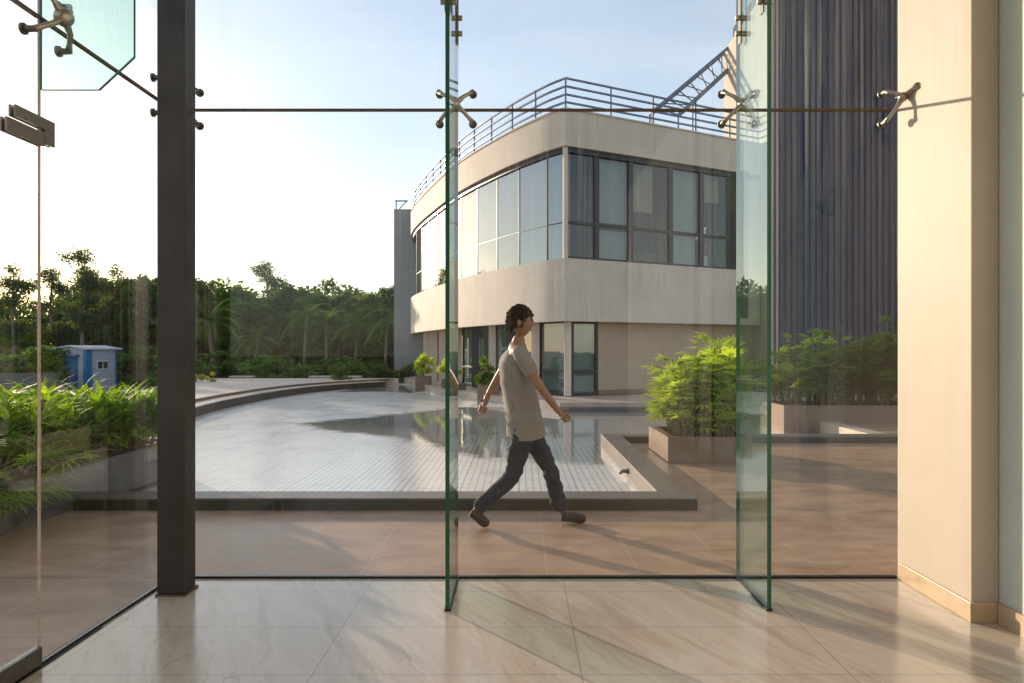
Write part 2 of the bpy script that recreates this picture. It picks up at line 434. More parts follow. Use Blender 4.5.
# kerbs (things)
m = MB()
m.box(-3.76, 1.5, 5.9, 6.2, -.2, .1)
o = m.build('stone_kerb', 'granite', bevel=.006)
m = MB(); m.box(-3.755, 1.497, 5.895, 5.8985, 0, .086); m.box(1.5015, 1.505, 5.9, 6.2, 0, .086); m.build('shaded_stained_face', 'granite_black', o)  # dark strips: stone stain plus the face's shade, both put into the colour
tag(o, 'long dark granite pool kerb nearest the glass, running behind the walking man', 'kerb', 'granite kerbs of the pool')
m = MB(); m.box(1.22, 1.498, 6.202, 10.15, -.2, .1)
o = m.build('stone_kerb', ['granite', 'granite_pale'], bevel=.006)
tag(o, 'granite kerb running away from the glass, its pool side pale and sunlit', 'kerb', 'granite kerbs of the pool')
m = MB(); m.box(1.22, 9.5, 10.152, 10.45, -.2, .1)
o = m.build('stone_kerb', 'granite', bevel=.006)
m = MB(); m.box(1.51, 9.4, 10.147, 10.1505, 0, .08); m.build('shaded_stained_face', 'granite_black', o)  # same stain and painted shade on the front of the crossing kerb
tag(o, 'low granite kerb crossing behind the planter of bright palms', 'kerb', 'granite kerbs of the pool')
m = MB(); m.box(5.2, 5.5, 10.452, 13.2, -.2, .104)
tag(m.build('stone_kerb', 'granite_pale', bevel=.006), 'short sunlit pale kerb in front of the dark shrubs, beside the shaded planter', 'kerb', 'granite kerbs of the pool')
m = MB(); m.strip(kerbL, offset(kerbL, -.5), -.2, .13)
# left edge of pool: dark face with pale tread, then brown riser
t = thing('pool_edge_steps', 'long two tier curved pool edge with dark face and pale tread along the plaza', 'steps')
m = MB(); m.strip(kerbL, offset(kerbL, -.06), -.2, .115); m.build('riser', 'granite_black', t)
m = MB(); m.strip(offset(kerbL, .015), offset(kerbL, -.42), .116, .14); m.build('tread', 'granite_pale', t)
m = MB(); m.strip(offset(kerbL, -.42), offset(kerbL, -.5), .1, .205); m.build('riser', 'planter', t)
# plaza sheet
inner = offset(kerbL, -.5)
pl = [(-3.99, 7.97)]+inner+[(-5.0, 28.5), (-13.6, 28.5), (-9.8, 20), (-60, 20), (-60, 8)]
m = MB(); m.add([(x, y, .2) for x, y in pl], [tuple(range(len(pl)))])
m.box(-13.5, -4.9, 28.4, 28.499, -.7, .197); m.box(-60, -9.9, 19.9, 19.999, -.7, .197)
struct(m, 'plaza', 'plaza')
m = MB(); m.add([(-40, 19, -.61), (-9.6, 19, -.61), (-13.4, 36, -.61), (-40, 36, -.61)], [(0, 1, 2, 3)]); struct(m, 'service_road', 'greywall')

# ------------------------------------------------------------------ interior shell
m = MB(); m.box(XW, XW+.25, -7, YG+.008, 0, ZC)
wallR = tag(m.build('interior_wall', 'white_wall'), 'greyish plastered interior wall at the right edge of the picture', 'wall')
m = MB(); m.box(XW-.018, XW-.001, -7, YP-.001, 0, .1); m.build('skirting', 'skirt', wallR)
m = MB(); m.box(XP, XW-.002, YP, YG+.01, 0, ZC)
pier = tag(m.build('wall_pier', 'cream', bevel=.006), 'cream plastered pier lit by the sun at the right end of the glass', 'pier')
m = MB(); m.box(XP-.014, XP-.001, YP-.014, YG-.03, 0, .1); m.box(XP-.001, XW-.02, YP-.014, YP-.001, 0, .1)
m.build('skirting', 'skirt', pier, bevel=.003)
m = MB(); m.box(XL-.2, XW+.2, -7, YG+.1, ZC, ZC+.3); struct(m, 'ceiling', 'ceiling')
m = MB(); m.box(XL-.1, XW+.2, -7.2, -7, 0, ZC); struct(m, 'back_wall', 'dark_wood')

# floor channels
m = MB(); m.box(XL-.02, XP-.015, YG-.014, YG+.014, 0, .013)
tag(m.build('floor_channel', 'track'), 'black channel in the floor under the long front glass', 'channel', 'floor channels under the glass')
m = MB(); m.box(XL-.012, XL+.012, YD, YG-.016, 0, .013)
tag(m.build('floor_channel', 'track'), 'black channel in the floor under the fixed glass left of the steel post', 'channel', 'floor channels under the glass')

# post
t = thing('steel_post', 'dark brown square steel post from floor to top at the glass corner', 'post', (-1.91, 3.91, 0))
m = MB(); m.box(-.076, .076, -.072, .004, .012, ZC); m.box(-.07, .07, .01, .075, .012, ZC); m.box(-.03, .03, -.01, .04, .012, ZC)
m.build('shaft', 'steel_post', t, bevel=.005)
m = MB(); m.box(-.082, .082, -.08, .084, 0, .011); m.build('base_plate', 'sealant', t)

# panes
def pane(x0, x1, y0, y1, z0, z1, label, joint=None, name='glass_wall_panel'):
    m = MB(); m.box(x0, x1, y0, y1, z0, z1)
    o = m.build(name, 'glass'); tag(o, label, 'glass panel', 'panels of the glass walls')
    if joint:
        m = MB(); m.box(*joint); m.build('sealant_joint', 'sealant', o)
    return o
g = .006
cols = [(XL+g, FIN[0]-g, 'between the steel post and the left glass fin'),
        (FIN[0]+g, FIN[1]-g, 'between the two glass fins'),
        (FIN[1]+g, XP-g, 'between the right glass fin and the cream pier')]
for x0, x1, d in cols:
    pane(x0, x1, YG-.005, YG+.005, .014, ZJ-.006, 'large clear lower pane '+d)
    pane(x0, x1, YG-.005, YG+.005, ZJ+.006, ZC, 'clear upper pane '+d+', above the bronze joint',
         (x0, x1, YG-.012, YG+.012, ZJ-.006, ZJ+.006))
pane(XL-.005, XL+.005, YD+g, YG-g, .014, ZJ-.006, 'clear lower pane left of the steel post, right of the glass door')
pane(XL-.005, XL+.005, YD+g, YG-g, ZJ+.006, ZC, 'clear upper pane left of the steel post, above the slanting bronze joint',
     (XL-.01, XL+.01, YD+g, YG-g, ZJ-.006, ZJ+.006))
pane(XL-.005, XL+.005, 1.95, YD-g, 2.31, ZC, 'clear pane over the glass door at the left edge',
     (XL-.01, XL+.01, 1.95, YD-g, ZJ-.006, ZJ+.006))
t = thing('glass_door', 'clear glass door with dark bottom rail at the lower left corner', 'door', (XL, 2.5, 0))
m = MB(); m.box(-.005, .005, -.53, .48, .09, 2.28); m.build('glass_leaf', 'glass', t)
m = MB(); m.box(-.022, .022, -.53, .48, .012, .089); m.build('bottom_rail', 'steel_dark', t, bevel=.003)
m = MB(); m.box(-.025, .025, -1.5, .9, .0005, .006); m.build('threshold', 'track', t)
t = thing('patch_fitting', 'pair of flat metal clamp plates over the glass door at the left edge', 'fitting', (XL, YD, 2.29))
m = MB()
for sg in (-1, 1):
    x0, x1 = sorted((sg*.006, sg*.016)); m.box(x0, x1, -.16, .08, .006, .055); m.box(x0, x1, .022, .08, -.054, .0055)
m.build('upper_plate', 'patch', t, bevel=.002)
m = MB()
for sg in (-1, 1):
    x0, x1 = sorted((sg*.006, sg*.018)); m.box(x0, x1, -.21, .012, -.068, -.010)
m.build('lower_plate', 'patch', t, bevel=.002)
m = MB(); m.box(XL-.005, XL+.005, YD-.0035, YD+.0035, .015, ZC)
tag(m.build('glazing_seal', 'granite_pale'), 'thin vertical seal beside the glass door at the left edge', 'seal')
# rear part of left wall, behind the camera
pane(XL-.005, XL+.005, -6.99, 1.94, .014, ZC, 'clear glass continuing the left wall past the door')

# fins
def fin(x, label):
    t = thing('glass_fin', label, 'glass fin', (x, 3.88, 0), group='glass fins')
    m = MB(); m.box(-.011, .011, -.26, .255, .014, ZC)
    m.mi = [1 if k in (2, 4) else 0 for k in range(6)]
    o = m.build('glass_blade', ['fin', 'edge'], t)
    for p in o.data.polygons:
        if abs(p.normal.y) > .9: p.material_index = 1
    m = MB(); m.box(-.016, .016, -.265, .25, 0, .013); m.build('base_shoe', 'track', t)
    for y in (-.2, .17):
        m = MB()
        for s in (-1, 1):
            x0, x1 = sorted((s*.0115, s*.0195))
            m.box(x0, x1, y-.024, y+.024, 3.12, 3.75)
        pl = m.build('splice_plate', 'steel_dark', t, bevel=.002)
        for z in (3.18, 3.27, 3.55, 3.64):
            m = MB()
            m.tube([(-.042, y, z), (.042, y, z)], .015, 10)
            m.build('bolt', 'steel', t)
    return t
fin(FIN[0], 'tall green edged glass fin left of the walking man')
fin(FIN[1], 'tall green edged glass fin near the cream pier')
# hanging fin above the door
m = MB(); z0, z1 = 2.46, 2.60
pol = [(0, z0), (.25, z0), (.40, z1), (.40, ZC), (0, ZC)]
n = 5
m.add([(x, -.008, z) for x, z in pol]+[(x, .008, z) for x, z in pol], [(0, 1, 2, 3, 4), (9, 8, 7, 6, 5)])
m.add([(x, y, z) for y in (-.008, .008) for x, z in pol], [(i, (i+1) % 5, 5+(i+1) % 5, 5+i) for i in range(5)], 1)
t = thing('hanging_glass_fin', 'short glass fin with a cut corner hanging at the upper left', 'glass fin', (XL+.008, YD, 0))
m.build('glass_blade', ['fin', 'edge'], t)

# spider fittings
def spider(loc, nodes, label, hub=(0, 0, 0), hubr=.028):
    t = thing('spider_fitting', label, 'spider fitting', loc, group='steel spider fittings')
    m = MB(); hub = Vector(hub); m.sphere(hub, hubr, 12, 8); m.build('hub', 'steel', t, smooth=True)
    for p, nrm in nodes:
        p = Vector(p); nrm = Vector(nrm); e = p+nrm*.05
        m = MB(); mid = (hub+e)/2+nrm*.018
        pts = [hub, hub.lerp(mid, .6), mid, mid.lerp(e, .55), e]
        m.tube(pts, [.018, .015, .0115, .011, .015], 8)
        a = m.build('arm', 'steel', t, smooth=True)
        m = MB(); m.tube([p+nrm*.0, p+nrm*.012, p+nrm*.013, p+nrm*.03, p+nrm*.06], [.024, .024, .014, .014, .012], 12)
        m.build('disc', 'steel_dark', a, smooth=False)
    return t
q = .098
for x, d in ((FIN[0], 'on the glass fin left of the walking man'), (FIN[1], 'on the glass fin near the cream pier')):
    spider((x, YG-.006, ZJ), [((sx*q, 0, sz*q*.9), (0, -1, 0)) for sx in (-1, 1) for sz in (-1, 1)],
           'four armed steel spider fitting '+d, (0, -.09, .005))
spider((XP, YG-.006, ZJ), [((-.105, 0, s*q*.9), (0, -1, 0)) for s in (-1, 1)], 'two armed steel spider fitting fixed to the cream pier', (-.03, -.10, .04))
o = kids(COL.objects['spider_fitting.002'])
m = MB(); m.tube([(-.03, -.10, .04), (-.01, -.16, .06), (-.001, -.2, .07)], [.014, .012, .02], 8); m.tube([(-.04, -.04, .055), (-.02, -.2, .055)], .006, 6)
m.build('wall_bracket', 'steel', COL.objects['spider_fitting.002'], smooth=True)
spider((XL+.006, YD, ZJ), [((0, sy*.11, sz*q), (1, 0, 0)) for sy in (-1, 1) for sz in (-1, 1)], 'large steel spider fitting on the hanging glass fin at the upper left', (.10, .0, .0), .04)
spider((XL+.006, 3.90, ZJ), [((0, .0, sz*q), (1, 0, 0)) for sz in (-1, 1)], 'steel spider fitting on the left side of the steel post', (.07, .03, 0), .02)
spider((-1.905, YG-.006, ZJ), [((.02, 0, sz*q), (0, -1, 0)) for sz in (-1, 1)], 'steel spider fitting on the right side of the steel post', (-.01, -.12, 0), .02)

# ------------------------------------------------------------------ office building
RD = Vector((.889, .458)); C0 = Vector((1.18, 18.0))
left_pts = [(1.18, 18.0), (.51, 18.8), (-.6, 20.56), (-2.0, 23.3), (-3.32, 26.7), (-4.5, 30.2), (-5.1, 33.0), (-5.25, 36)]
curve = smooth_curve(left_pts, 12)
rend = C0+RD*6.85
path = [(rend.x, rend.y)]+curve            # right end -> corner -> left; outside is on the LEFT => inward = right side
def inw(d, p=None): return offset(p or path, d)
bld = thing('office_building', 'cream curved office building with ribbon windows and roof railing beyond the pool', 'building', (1.18, 18, 0))
inv = Matrix.Translation((-1.18, -18, 0))
def bpart(m, name, mat, parent=bld, **k):
    o = m.build(name, mat, None, **k)
    o.data.transform(inv); o.parent = parent; return o
ZT, ZW1, ZW0, ZS = 7.55, 6.62, 3.72, 2.10
m = MB(); m.strip(path, inw(.3), ZW1, ZT); bpart(m, 'parapet', 'facade')
m = MB(); m.strip(path, inw(.3), ZS, ZW0); bpart(m, 'spandrel_band', 'facade')
m = MB(); m.strip(inw(-.03), inw(.31), ZT+.001, ZT+.04); bpart(m, 'coping', 'facade')
core = inw(.302)
back = [(-3, 39), (9, 39)]
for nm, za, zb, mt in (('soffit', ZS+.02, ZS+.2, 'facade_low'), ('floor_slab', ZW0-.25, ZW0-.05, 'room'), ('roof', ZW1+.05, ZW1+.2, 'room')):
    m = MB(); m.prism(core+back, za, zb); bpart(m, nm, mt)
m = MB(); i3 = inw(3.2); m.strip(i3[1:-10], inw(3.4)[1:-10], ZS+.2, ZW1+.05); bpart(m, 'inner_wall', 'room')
m = MB(); m.strip(inw(.35)[:2], inw(.5)[:2], 0, 0.001)
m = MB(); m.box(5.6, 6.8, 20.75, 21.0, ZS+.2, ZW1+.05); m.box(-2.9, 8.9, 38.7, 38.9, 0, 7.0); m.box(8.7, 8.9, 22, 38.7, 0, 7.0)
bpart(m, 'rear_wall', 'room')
# window helper along path a->b
def window(a, b, z0, z1, zt, glass, parent, fw=.05, blinds=None, dep=.08):
    a, b = Vector(a), Vector(b); d = (b-a); L = d.length; d.normalize(); nrm = Vector((d.y, -d.x))
    M4 = Matrix(((d.x, nrm.x, 0, a.x), (d.y, nrm.y, 0, a.y), (0, 0, 1, 0), (0, 0, 0, 1)))
    m = MB()
    m.box(0, fw, 0, dep, z0, z1, M4=M4); m.box(L-fw, L, 0, dep, z0, z1, M4=M4)
    m.box(fw, L-fw, 0, dep, z0, z0+fw, M4=M4); m.box(fw, L-fw, 0, dep, z1-fw, z1, M4=M4)
    m.box(fw, L-fw, 0, dep, zt-fw/2, zt+fw/2, M4=M4)
    w = bpart(m, 'window', 'frame', parent)
    m = MB()
    m.add([M4 @ Vector((u, dep*.5, z)) for u, z in ((fw, z0+fw), (L-fw, z0+fw), (L-fw, zt-fw/2), (fw, zt-fw/2))], [(0, 1, 2, 3)])
    m.add([M4 @ Vector((u, dep*.5, z)) for u, z in ((fw, zt+fw/2), (L-fw, zt+fw/2), (L-fw, z1-fw), (fw, z1-fw))], [(0, 1, 2, 3)])
    p = bpart(m, 'pane', glass, w)
    for (u0, u1, za, zb, mt) in (blinds or []):
        m = MB(); m.box(u0*L+.03, u1*L-.03, .16, .18, za, zb, M4=M4); bpart(m, 'blind', mt, w)
    return w
WP = inw(.14)
wc = inw(.14)[1:]
# positions on the left curve measured from image mullions
def on_curve(px, poly):
    best = None
    for i in range(len(poly)-1):
        a, b = poly[i], poly[i+1]
        k = (px-VX)/F
        den = (b[0]-a[0])-k*(b[1]-a[1])
        if abs(den) < 1e-9: continue
        t = (k*a[1]-a[0])/den
        if -1e-6 <= t <= 1+1e-6: return (a[0]+(b[0]-a[0])*t, a[1]+(b[1]-a[1])*t)
    return None
ZTR = 4.68
marks = [wc[0]]+[on_curve(x, wc) for x in (547, 519, 497, 477, 461, 448, 437.5, 428.5, 421.5, 416.5)]
marks = [p for p in marks if p]+[wc[-6]]
for i in range(len(marks)-1):
    window(marks[i], marks[i+1], ZW0, ZW1, ZTR, 'office_glass', bld, .022, [(0, 1, ZW0, ZW1, 'blind')], .03)
rp = inw(.14); r0 = Vector(rp[1]); r1 = Vector(rp[0])
rpos = [(px) for px in (568, 597, 631, 671, 702, 736)]
rl = [on_curve(px, [tuple(r0), tuple(r1)]) for px in rpos]
rl[0] = tuple(r0)
rl = [p for p in rl if p]
bl = [[(.0, .06, ZW0, ZW1, 'blind')], [(0, 1, ZW0, ZTR-.1, 'blind'), (0, 1, ZTR+.1, ZW1, 'blind')], [(.0, .62, ZTR+.5, ZW1, 'blind_tan')],
      [(0, .9, ZW0, ZTR-.05, 'blind'), (0, .95, ZTR+.05, ZW1, 'blind')], [(.0, 1, ZTR+1.0, ZW1, 'blind_tan'), (.72, .95, ZW0, ZTR+1, 'blind')]]
for i in range(len(rl)-1):
    w = window(rl[i+1], rl[i], ZW0, ZW1, ZTR, 'office_clear', bld, .075)
    a, b = Vector(rl[i]), Vector(rl[i+1]); d = b-a; L = d.length; d.normalize(); nn = Vector((-d.y, d.x))
    M4 = Matrix(((d.x, nn.x, 0, a.x), (d.y, nn.y, 0, a.y), (0, 0, 1, 0), (0, 0, 0, 1)))
    for (u0, u1, za, zb, mt) in bl[i]:
        m = MB(); m.box(u0*L+.03, u1*L-.03, .14, .16, za, zb, M4=M4); bpart(m, 'blind', mt, w)
    if i == 4:
        m = MB(); m.box(.45*L, .95*L, .3, .8, ZW0, ZW0+.5, M4=M4); m.box(.3*L, .7*L, .35, .8, ZW0+.5, ZW0+.8, M4=M4)
        b1 = bpart(m, 'cardboard_box', 'card', w)
        m = MB(); m.box(.1*L, .4*L, .3, .5, ZW0, ZW0+.42, M4=M4); bpart(m, 'paper_stack', 'paper', w)
    if i == 2:
        m = MB(); m.box(.2*L, .8*L, .3, .6, ZW0, ZW0+.35, M4=M4); bpart(m, 'desk_equipment', 'frame', w)
m = MB(); m.strip(inw(.10), inw(.30), ZW1-.13, ZW1-.001); bpart(m, 'shadow_gap_strip', 'frame')  # dark strip paints in the shadow gap over the recessed windows
# corner post
m = MB(); m.tube([(wc[0][0]-.01, wc[0][1]-.01, ZW0), (wc[0][0]-.01, wc[0][1]-.01, ZW1)], .07, 8); bpart(m, 'corner_mullion', 'facade')
# right end pier of the upper storey
m = MB(); e0 = Vector(rl[-1]); m.prism([tuple(e0), tuple(e0+RD*1.0), tuple(e0+RD*1.0+Vector((-.458, .889))*.3), tuple(e0+Vector((-.458, .889))*.3)], ZW0, ZW1); bpart(m, 'end_pier', 'facade')
# shadow gap under the parapet is the dark-coloured strip built above
# ground floor
gp = inw(.42); gc = gp[1:]
ZG = .14
gm = [gc[0]]+[on_curve(x, gc) for x in (536, 511, 493, 476, 462)]
for i in range(len(gm)-1):
    if gm[i+1] is None: continue
    window(gm[i], gm[i+1], ZG, ZS+.02, .78, 'office_teal', bld, .05, [(0.02, .98, ZG+.1, ZS-.1, 'blind' if i % 2 == 0 else 'blind_tan')])
    if i:
        c = Vector(gm[i]); m = MB(); m.box(c.x-.13, c.x+.09, c.y-.14, c.y-.01, ZG, ZS+.02); bpart(m, 'pilaster', 'facade' if i % 2 else 'frame')
c = Vector(gc[0]); m = MB(); m.box(c.x-.09, c.x+.09, c.y-.12, c.y+.06, ZG, ZS+.02); bpart(m, 'corner_column', 'facade')
ga = Vector(gp[1])+RD*.13; gb = Vector(on_curve(598, [tuple(gp[1]), tuple(gp[0])]))
window(tuple(gb), tuple(ga), ZG, ZS+.02, .78, 'office_teal', bld, .07, [(0.02, .98, ZG+.1, ZS-.1, 'blind')])
m = MB(); g2 = Vector(gp[0])+RD*1.2; inn = Vector((-.458, .889))*.25
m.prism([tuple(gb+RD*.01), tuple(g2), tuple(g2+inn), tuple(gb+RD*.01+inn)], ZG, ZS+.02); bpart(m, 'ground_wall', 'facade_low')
m = MB(); k = inn.normalized()*.03
m.prism([tuple(gb+RD*.01-k), tuple(g2-k), tuple(g2-k*.1), tuple(gb+RD*.01-k*.1)], ZG, ZG+.12); bpart(m, 'plinth', 'planter')
# far ground floor: set-back wall with columns
gf = [on_curve(462, gc)]+[p for p in gc if p[1] > (on_curve(462, gc)[1])]
gfi = offset(gf, .9)
m = MB(); m.strip(gfi, offset(gf, 1.1), 0, ZS+.02); bpart(m, 'ground_wall', 'facade')
for x in (453, 443, 434, 427):
    p = on_curve(x, gc)
    if p: m = MB(); m.box(p[0]-.14, p[0]+.14, p[1]-.14, p[1]+.14, 0, ZS+.02); bpart(m, 'column', 'facade')
# railing
rt = thing('roof_railing', 'blue grey roof railing with four rails following the curved parapet', 'railing')
rp_ = inw(.12)
ce = Vector(rp_[0])+RD*.5
rp_ = [(rp_[0][0]+RD.x*.6, rp_[0][1]+RD.y*.6)]+rp_[1:]
for z in (7.78, 7.98, 8.19, 8.4):
    m = MB(); 
    for i in range(len(rp_)-1): m.bar((*rp_[i], z), (*rp_[i+1], z), .045, .045)
    m.build('rail', 'rail', rt)
acc = 0
pts2 = [Vector(p) for p in rp_]
posts = [pts2[1]]
rgt = pts2[0]-pts2[1]
for k in range(1, 6): posts.append(pts2[1]+rgt*(k/5.2))
dist = 0
for i in range(1, len(pts2)-1):
    seg = (pts2[i+1]-pts2[i]).length
    dist += seg
    if dist > 1.15: posts.append(pts2[i+1]); dist = 0
for p in posts:
    m = MB(); m.box(p.x-.022, p.x+.022, p.y-.022, p.y+.022, ZT+.04, 8.42); m.build('post', 'rail', rt)

# tower slab at the far left end
m = MB(); m.box(-5.95, -4.6, 33.3, 36.5, -.6, 8.05)
tw = tag(m.build('stair_tower', 'tower'), 'narrow grey stone clad tower at the far end of the curved building', 'tower')
m = MB(); m.bar((-5.9, 33.35, 8.45), (-5.3, 33.35, 8.45), .06, .06); m.bar((-5.85, 33.35, 8.0), (-5.85, 33.35, 8.45), .05, .05); m.bar((-5.7, 33.35, 8.06), (-5.35, 33.35, 8.45), .04, .04)
m.build('bracket', 'rail', tw)
m = MB(); m.box(-4.59, -3.0, 31.9, 34.5, -.4, 2.3); tag(m.build('ground_floor_block', 'tower'), 'low grey wall block under the far end of the curved facade', 'wall')

# roof truss
t = thing('roof_truss', 'sloping steel lattice truss rising from the roof to the beige side wall', 'truss')
A = at(652, 112, 24.5); B = at(728, 48, 24.5); A2 = at(678, 116, 24.5); B2 = at(728, 70, 24.5)
dy = Vector((0, .42, 0))
m = MB()
for dd in (Vector(), dy): m.bar(A+dd, B+dd, .09, .09)
m.build('top_chord', 'rail', t)
m = MB(); m.bar(A2, B2, .12, .14); m.build('bottom_chord', 'rail', t)
m = MB()
for q_ in (A, A+dy, A2, A2.lerp(B2, .35)): m.bar(q_, (q_.x, q_.y, 6.8), .06, .06)
m.build('support_post', 'rail', t)
m = MB(); n = 7
for i in range(n):
    p = A.lerp(B, (i+.4)/n); p2 = A2.lerp(B2, (i+.15)/n); p3 = A2.lerp(B2, (i+.7)/n)
    m.bar(p, p2, .035, .035); m.bar(p+dy, p3, .035, .035); m.bar(p, p+dy, .04, .04)
m.build('lattice', 'rail', t)

# right block: beige side wall + corrugated
XB = 7.3
t = thing('clad_building', 'tall building with dark corrugated cladding and a beige side wall behind the dark shrubs', 'building', (XB, 20.5, 0))
m = MB(); m.box(0, .3, .02, 4.45, 0, 12.0); m.build('side_wall', 'sidewall', t)
m = MB(); pitch = .18; x = .0; prof = []
while x < 9:
    prof += [(x, 0), (x+.055, 0), (x+.07, .065), (x+.15, .065), (x+.165, 0)]; x += pitch
n = len(prof)
m.add([(px, py, 0.0) for px, py in prof]+[(px, py, 12.9) for px, py in prof], [(i, i+1, n+i+1, n+i) for i in range(n-1)])
m.build('corrugated_cladding', 'corr', t)
m = MB(); m.box(.31, 9, .07, 4.4, 0, 12.8); m.build('inner_wall', 'room', t)

# terrace around the building
tp = [(-4.9, 34)]+[(gnd(x, y, .12).x, gnd(x, y, .12).y) for x, y in ((404, 378), (418, 383), (436, 388), (470, 393), (520, 398.5), (560, 402.5), (722, 402.5))]+[(8.2, 16.6), (8.2, 22), (1, 30)]
m = MB(); m.prism(tp, -.2, .12)
o = struct(m, 'terrace', 'granite_pale')
m = MB(); m.box(.95, 5.28, 16.585, 16.6, -.1, .1); tag(m.build('step_riser', 'granite_dark'), 'black riser of the terrace edge above the dark stone step', 'riser')
tp2 = [(.9, 16.25), (5.2, 16.25), (5.2, 16.6), (.9, 16.7)]
m = MB(); m.box(.9, 5.28, 16.1, 16.58, -.2, .02)
tag(m.build('stone_step', 'granite_dark', bevel=.01), 'dark stone step between the pool water and the tan ground floor wall', 'step')

# ------------------------------------------------------------------ vegetation
def leaf_quad(m, p, d, w, L, up, fold=.0, seg=1, droop=0.0, mi=0):
    d = d.normalized(); s = d.cross(up)
    if s.length < 1e-3: s = d.orthogonal()
    s.normalize(); pts = []
    cur = Vector(p); dd = Vector(d)
    prof = {1: (.35, .0), 2: (.5, 1, .0), 3: (.5, 1, .7, .0)}[seg] if seg < 4 else (.4, 1, .9, .55, 0)
    vs = []; n = len(prof)
    for i, k in enumerate(prof):
        vs += [cur-s*w*k/2, cur+s*w*k/2]
        cur = cur+dd*L/(n-1); dd = (dd+Vector((0, 0, -droop))).normalized()
    fs = [(2*i, 2*i+1, 2*i+3, 2*i+2) for i in range(n-1)]
    m.add(vs, fs, mi)

def rv(r=rnd):
    while True:
        v = Vector((r.uniform(-1, 1), r.uniform(-1, 1), r.uniform(-1, 1)))
        if .05 < v.length < 1: return v.normalized()

def crown(blobs, n, size, seed, scat=.38):
    r = random.Random(seed); m = MB()
    tot = sum(b[1]**2 for b in blobs)
    for c, rad, sq in blobs:
        k = int(n*rad*rad/tot); c = Vector(c)
        sub = [(rv(r), r.uniform(.45, 1)) for _ in range(max(6, int(rad*14)))]
        for _ in range(k):
            sd, sr = r.choice(sub)
            q = sd*sr*rad+rv(r)*rad*scat*r.random()**.5
            p = c+Vector((q.x, q.y, q.z*sq))
            d = (rv(r)+Vector((0, 0, -.3))).normalized(); s_ = size*r.uniform(.6, 1.3)
            a = d.orthogonal().normalized(); a.rotate(Matrix.Rotation(r.uniform(0, 6.28), 3, d))
            b = d.cross(a)
            m.add([p-a*s_*.5, p+b*s_*.28, p+a*s_*.5, p-b*s_*.28], [(0, 1, 2, 3)])
    return m

def tree_template(kind, seed):
    r = random.Random(seed); root = thing(kind, '', ''); 
    if kind == 'palm_tree':
        hgt = r.uniform(3.0, 4.2); lx = r.uniform(-.5, .5)
        m = MB(); m.tube([(0, 0, 0), (lx*.35, 0, hgt*.5), (lx, 0.05, hgt)], [.12, .085, .07], 8); m.build('trunk', 'palebark', root, smooth=True)
        m = MB()
        for k in range(19):
            a = k*2.4+r.uniform(-.4, .4); el = r.uniform(-.2, 1.3); d = Vector((math.cos(a)*math.cos(el), math.sin(a)*math.cos(el), math.sin(el)))
            p = Vector((lx, .05, hgt)); L = r.uniform(1.1, 2.1); st = 16
            for i in range(st):
                q = p+d*L/st; side = d.cross(Vector((0, 0, 1))).normalized()
                if i > 1:
                    for s in (-1, 1):
                        ll = .55*math.sin(math.pi*(i/st)**.7)+.1
                        leaf_quad(m, q, (side*s+d*.7+Vector((0, 0, -.35))), .14, ll, Vector((0, 0, 1)), seg=1)
                        leaf_quad(m, q-d*.05, (side*s+d*.6+Vector((0, 0, -.1))), .14, ll, Vector((0, 0, 1)), seg=1)
                p = q; d = (d+Vector((0, 0, -r.uniform(.05, .16)))).normalized()
        m.build('crown', 'leaf_palm', root)
        return root
    if kind == 'gum_tree':
        hgt = r.uniform(7.6, 8.6); m = MB()
        m.tube([(0, 0, 0), (.1, 0, hgt*.35), (-.1, .1, hgt*.7), (0, 0, hgt*.95)], [.17, .13, .08, .03], 7)
        bl = []
        for i in range(12):
            z = hgt*r.uniform(.3, .95); a = r.uniform(0, 6.28); L = r.uniform(.5, 1.5)*(1.15-z/hgt*.6)
            e = Vector((math.cos(a)*L, math.sin(a)*L, z+.5)); m.tube([(0, 0, z-.3), e*.5+Vector((0, 0, z*.5)), e], [.06, .04, .015], 5)
            bl.append((e, r.uniform(.6, 1.0), .6))
        bl.append(((0, 0, hgt), .6, .8))
        m.build('trunk', 'palebark', root, smooth=True)
        crown(bl, 9500, .15, seed, .75).build('crown', 'leaf_gum', root)
        return root
    hgt = r.uniform(6.3, 7.2) if kind == 'broadleaf_tree' else 2.0
    if kind == 'bush':
        m = MB()
        for k in range(5):
            a = k*1.3; m.tube([(0, 0, 0), (.35*math.cos(a), .35*math.sin(a), .7)], [.04, .02], 5)
        m.build('stem', 'bark', root)
        bl = [((r.uniform(-.9, .9), r.uniform(-.6, .6), r.uniform(.5, 1.2)), r.uniform(.5, .75), .8) for _ in range(7)]
        crown(bl, 4200, .13, seed).build('foliage', 'leaf_mid', root)
        return root
    m = MB(); m.tube([(0, 0, 0), (.1, 0, hgt*.3), (0, .1, hgt*.6)], [.22, .17, .09], 8)
    bl = []
    for i in range(16):
        z = hgt*r.uniform(.18, .85); a = r.uniform(0, 6.28); L = r.uniform(.6, 1.9)*(1.25-z/hgt*.75)
        e = Vector((math.cos(a)*L, math.sin(a)*L, z+.4)); m.tube([(0, 0, z*.6), e*.5+Vector((0, 0, z*.4)), e], [.09, .05, .02], 5)
        bl.append((e, r.uniform(.8, 1.2), .8))
    bl.append(((0, 0, hgt-.7), .9, .8))
    m.build('trunk', 'bark', root, smooth=True)
    crown(bl, 13000, .22, seed).build('crown', 'leaf_dark' if seed % 2 else 'leaf_mid', root)
    return root

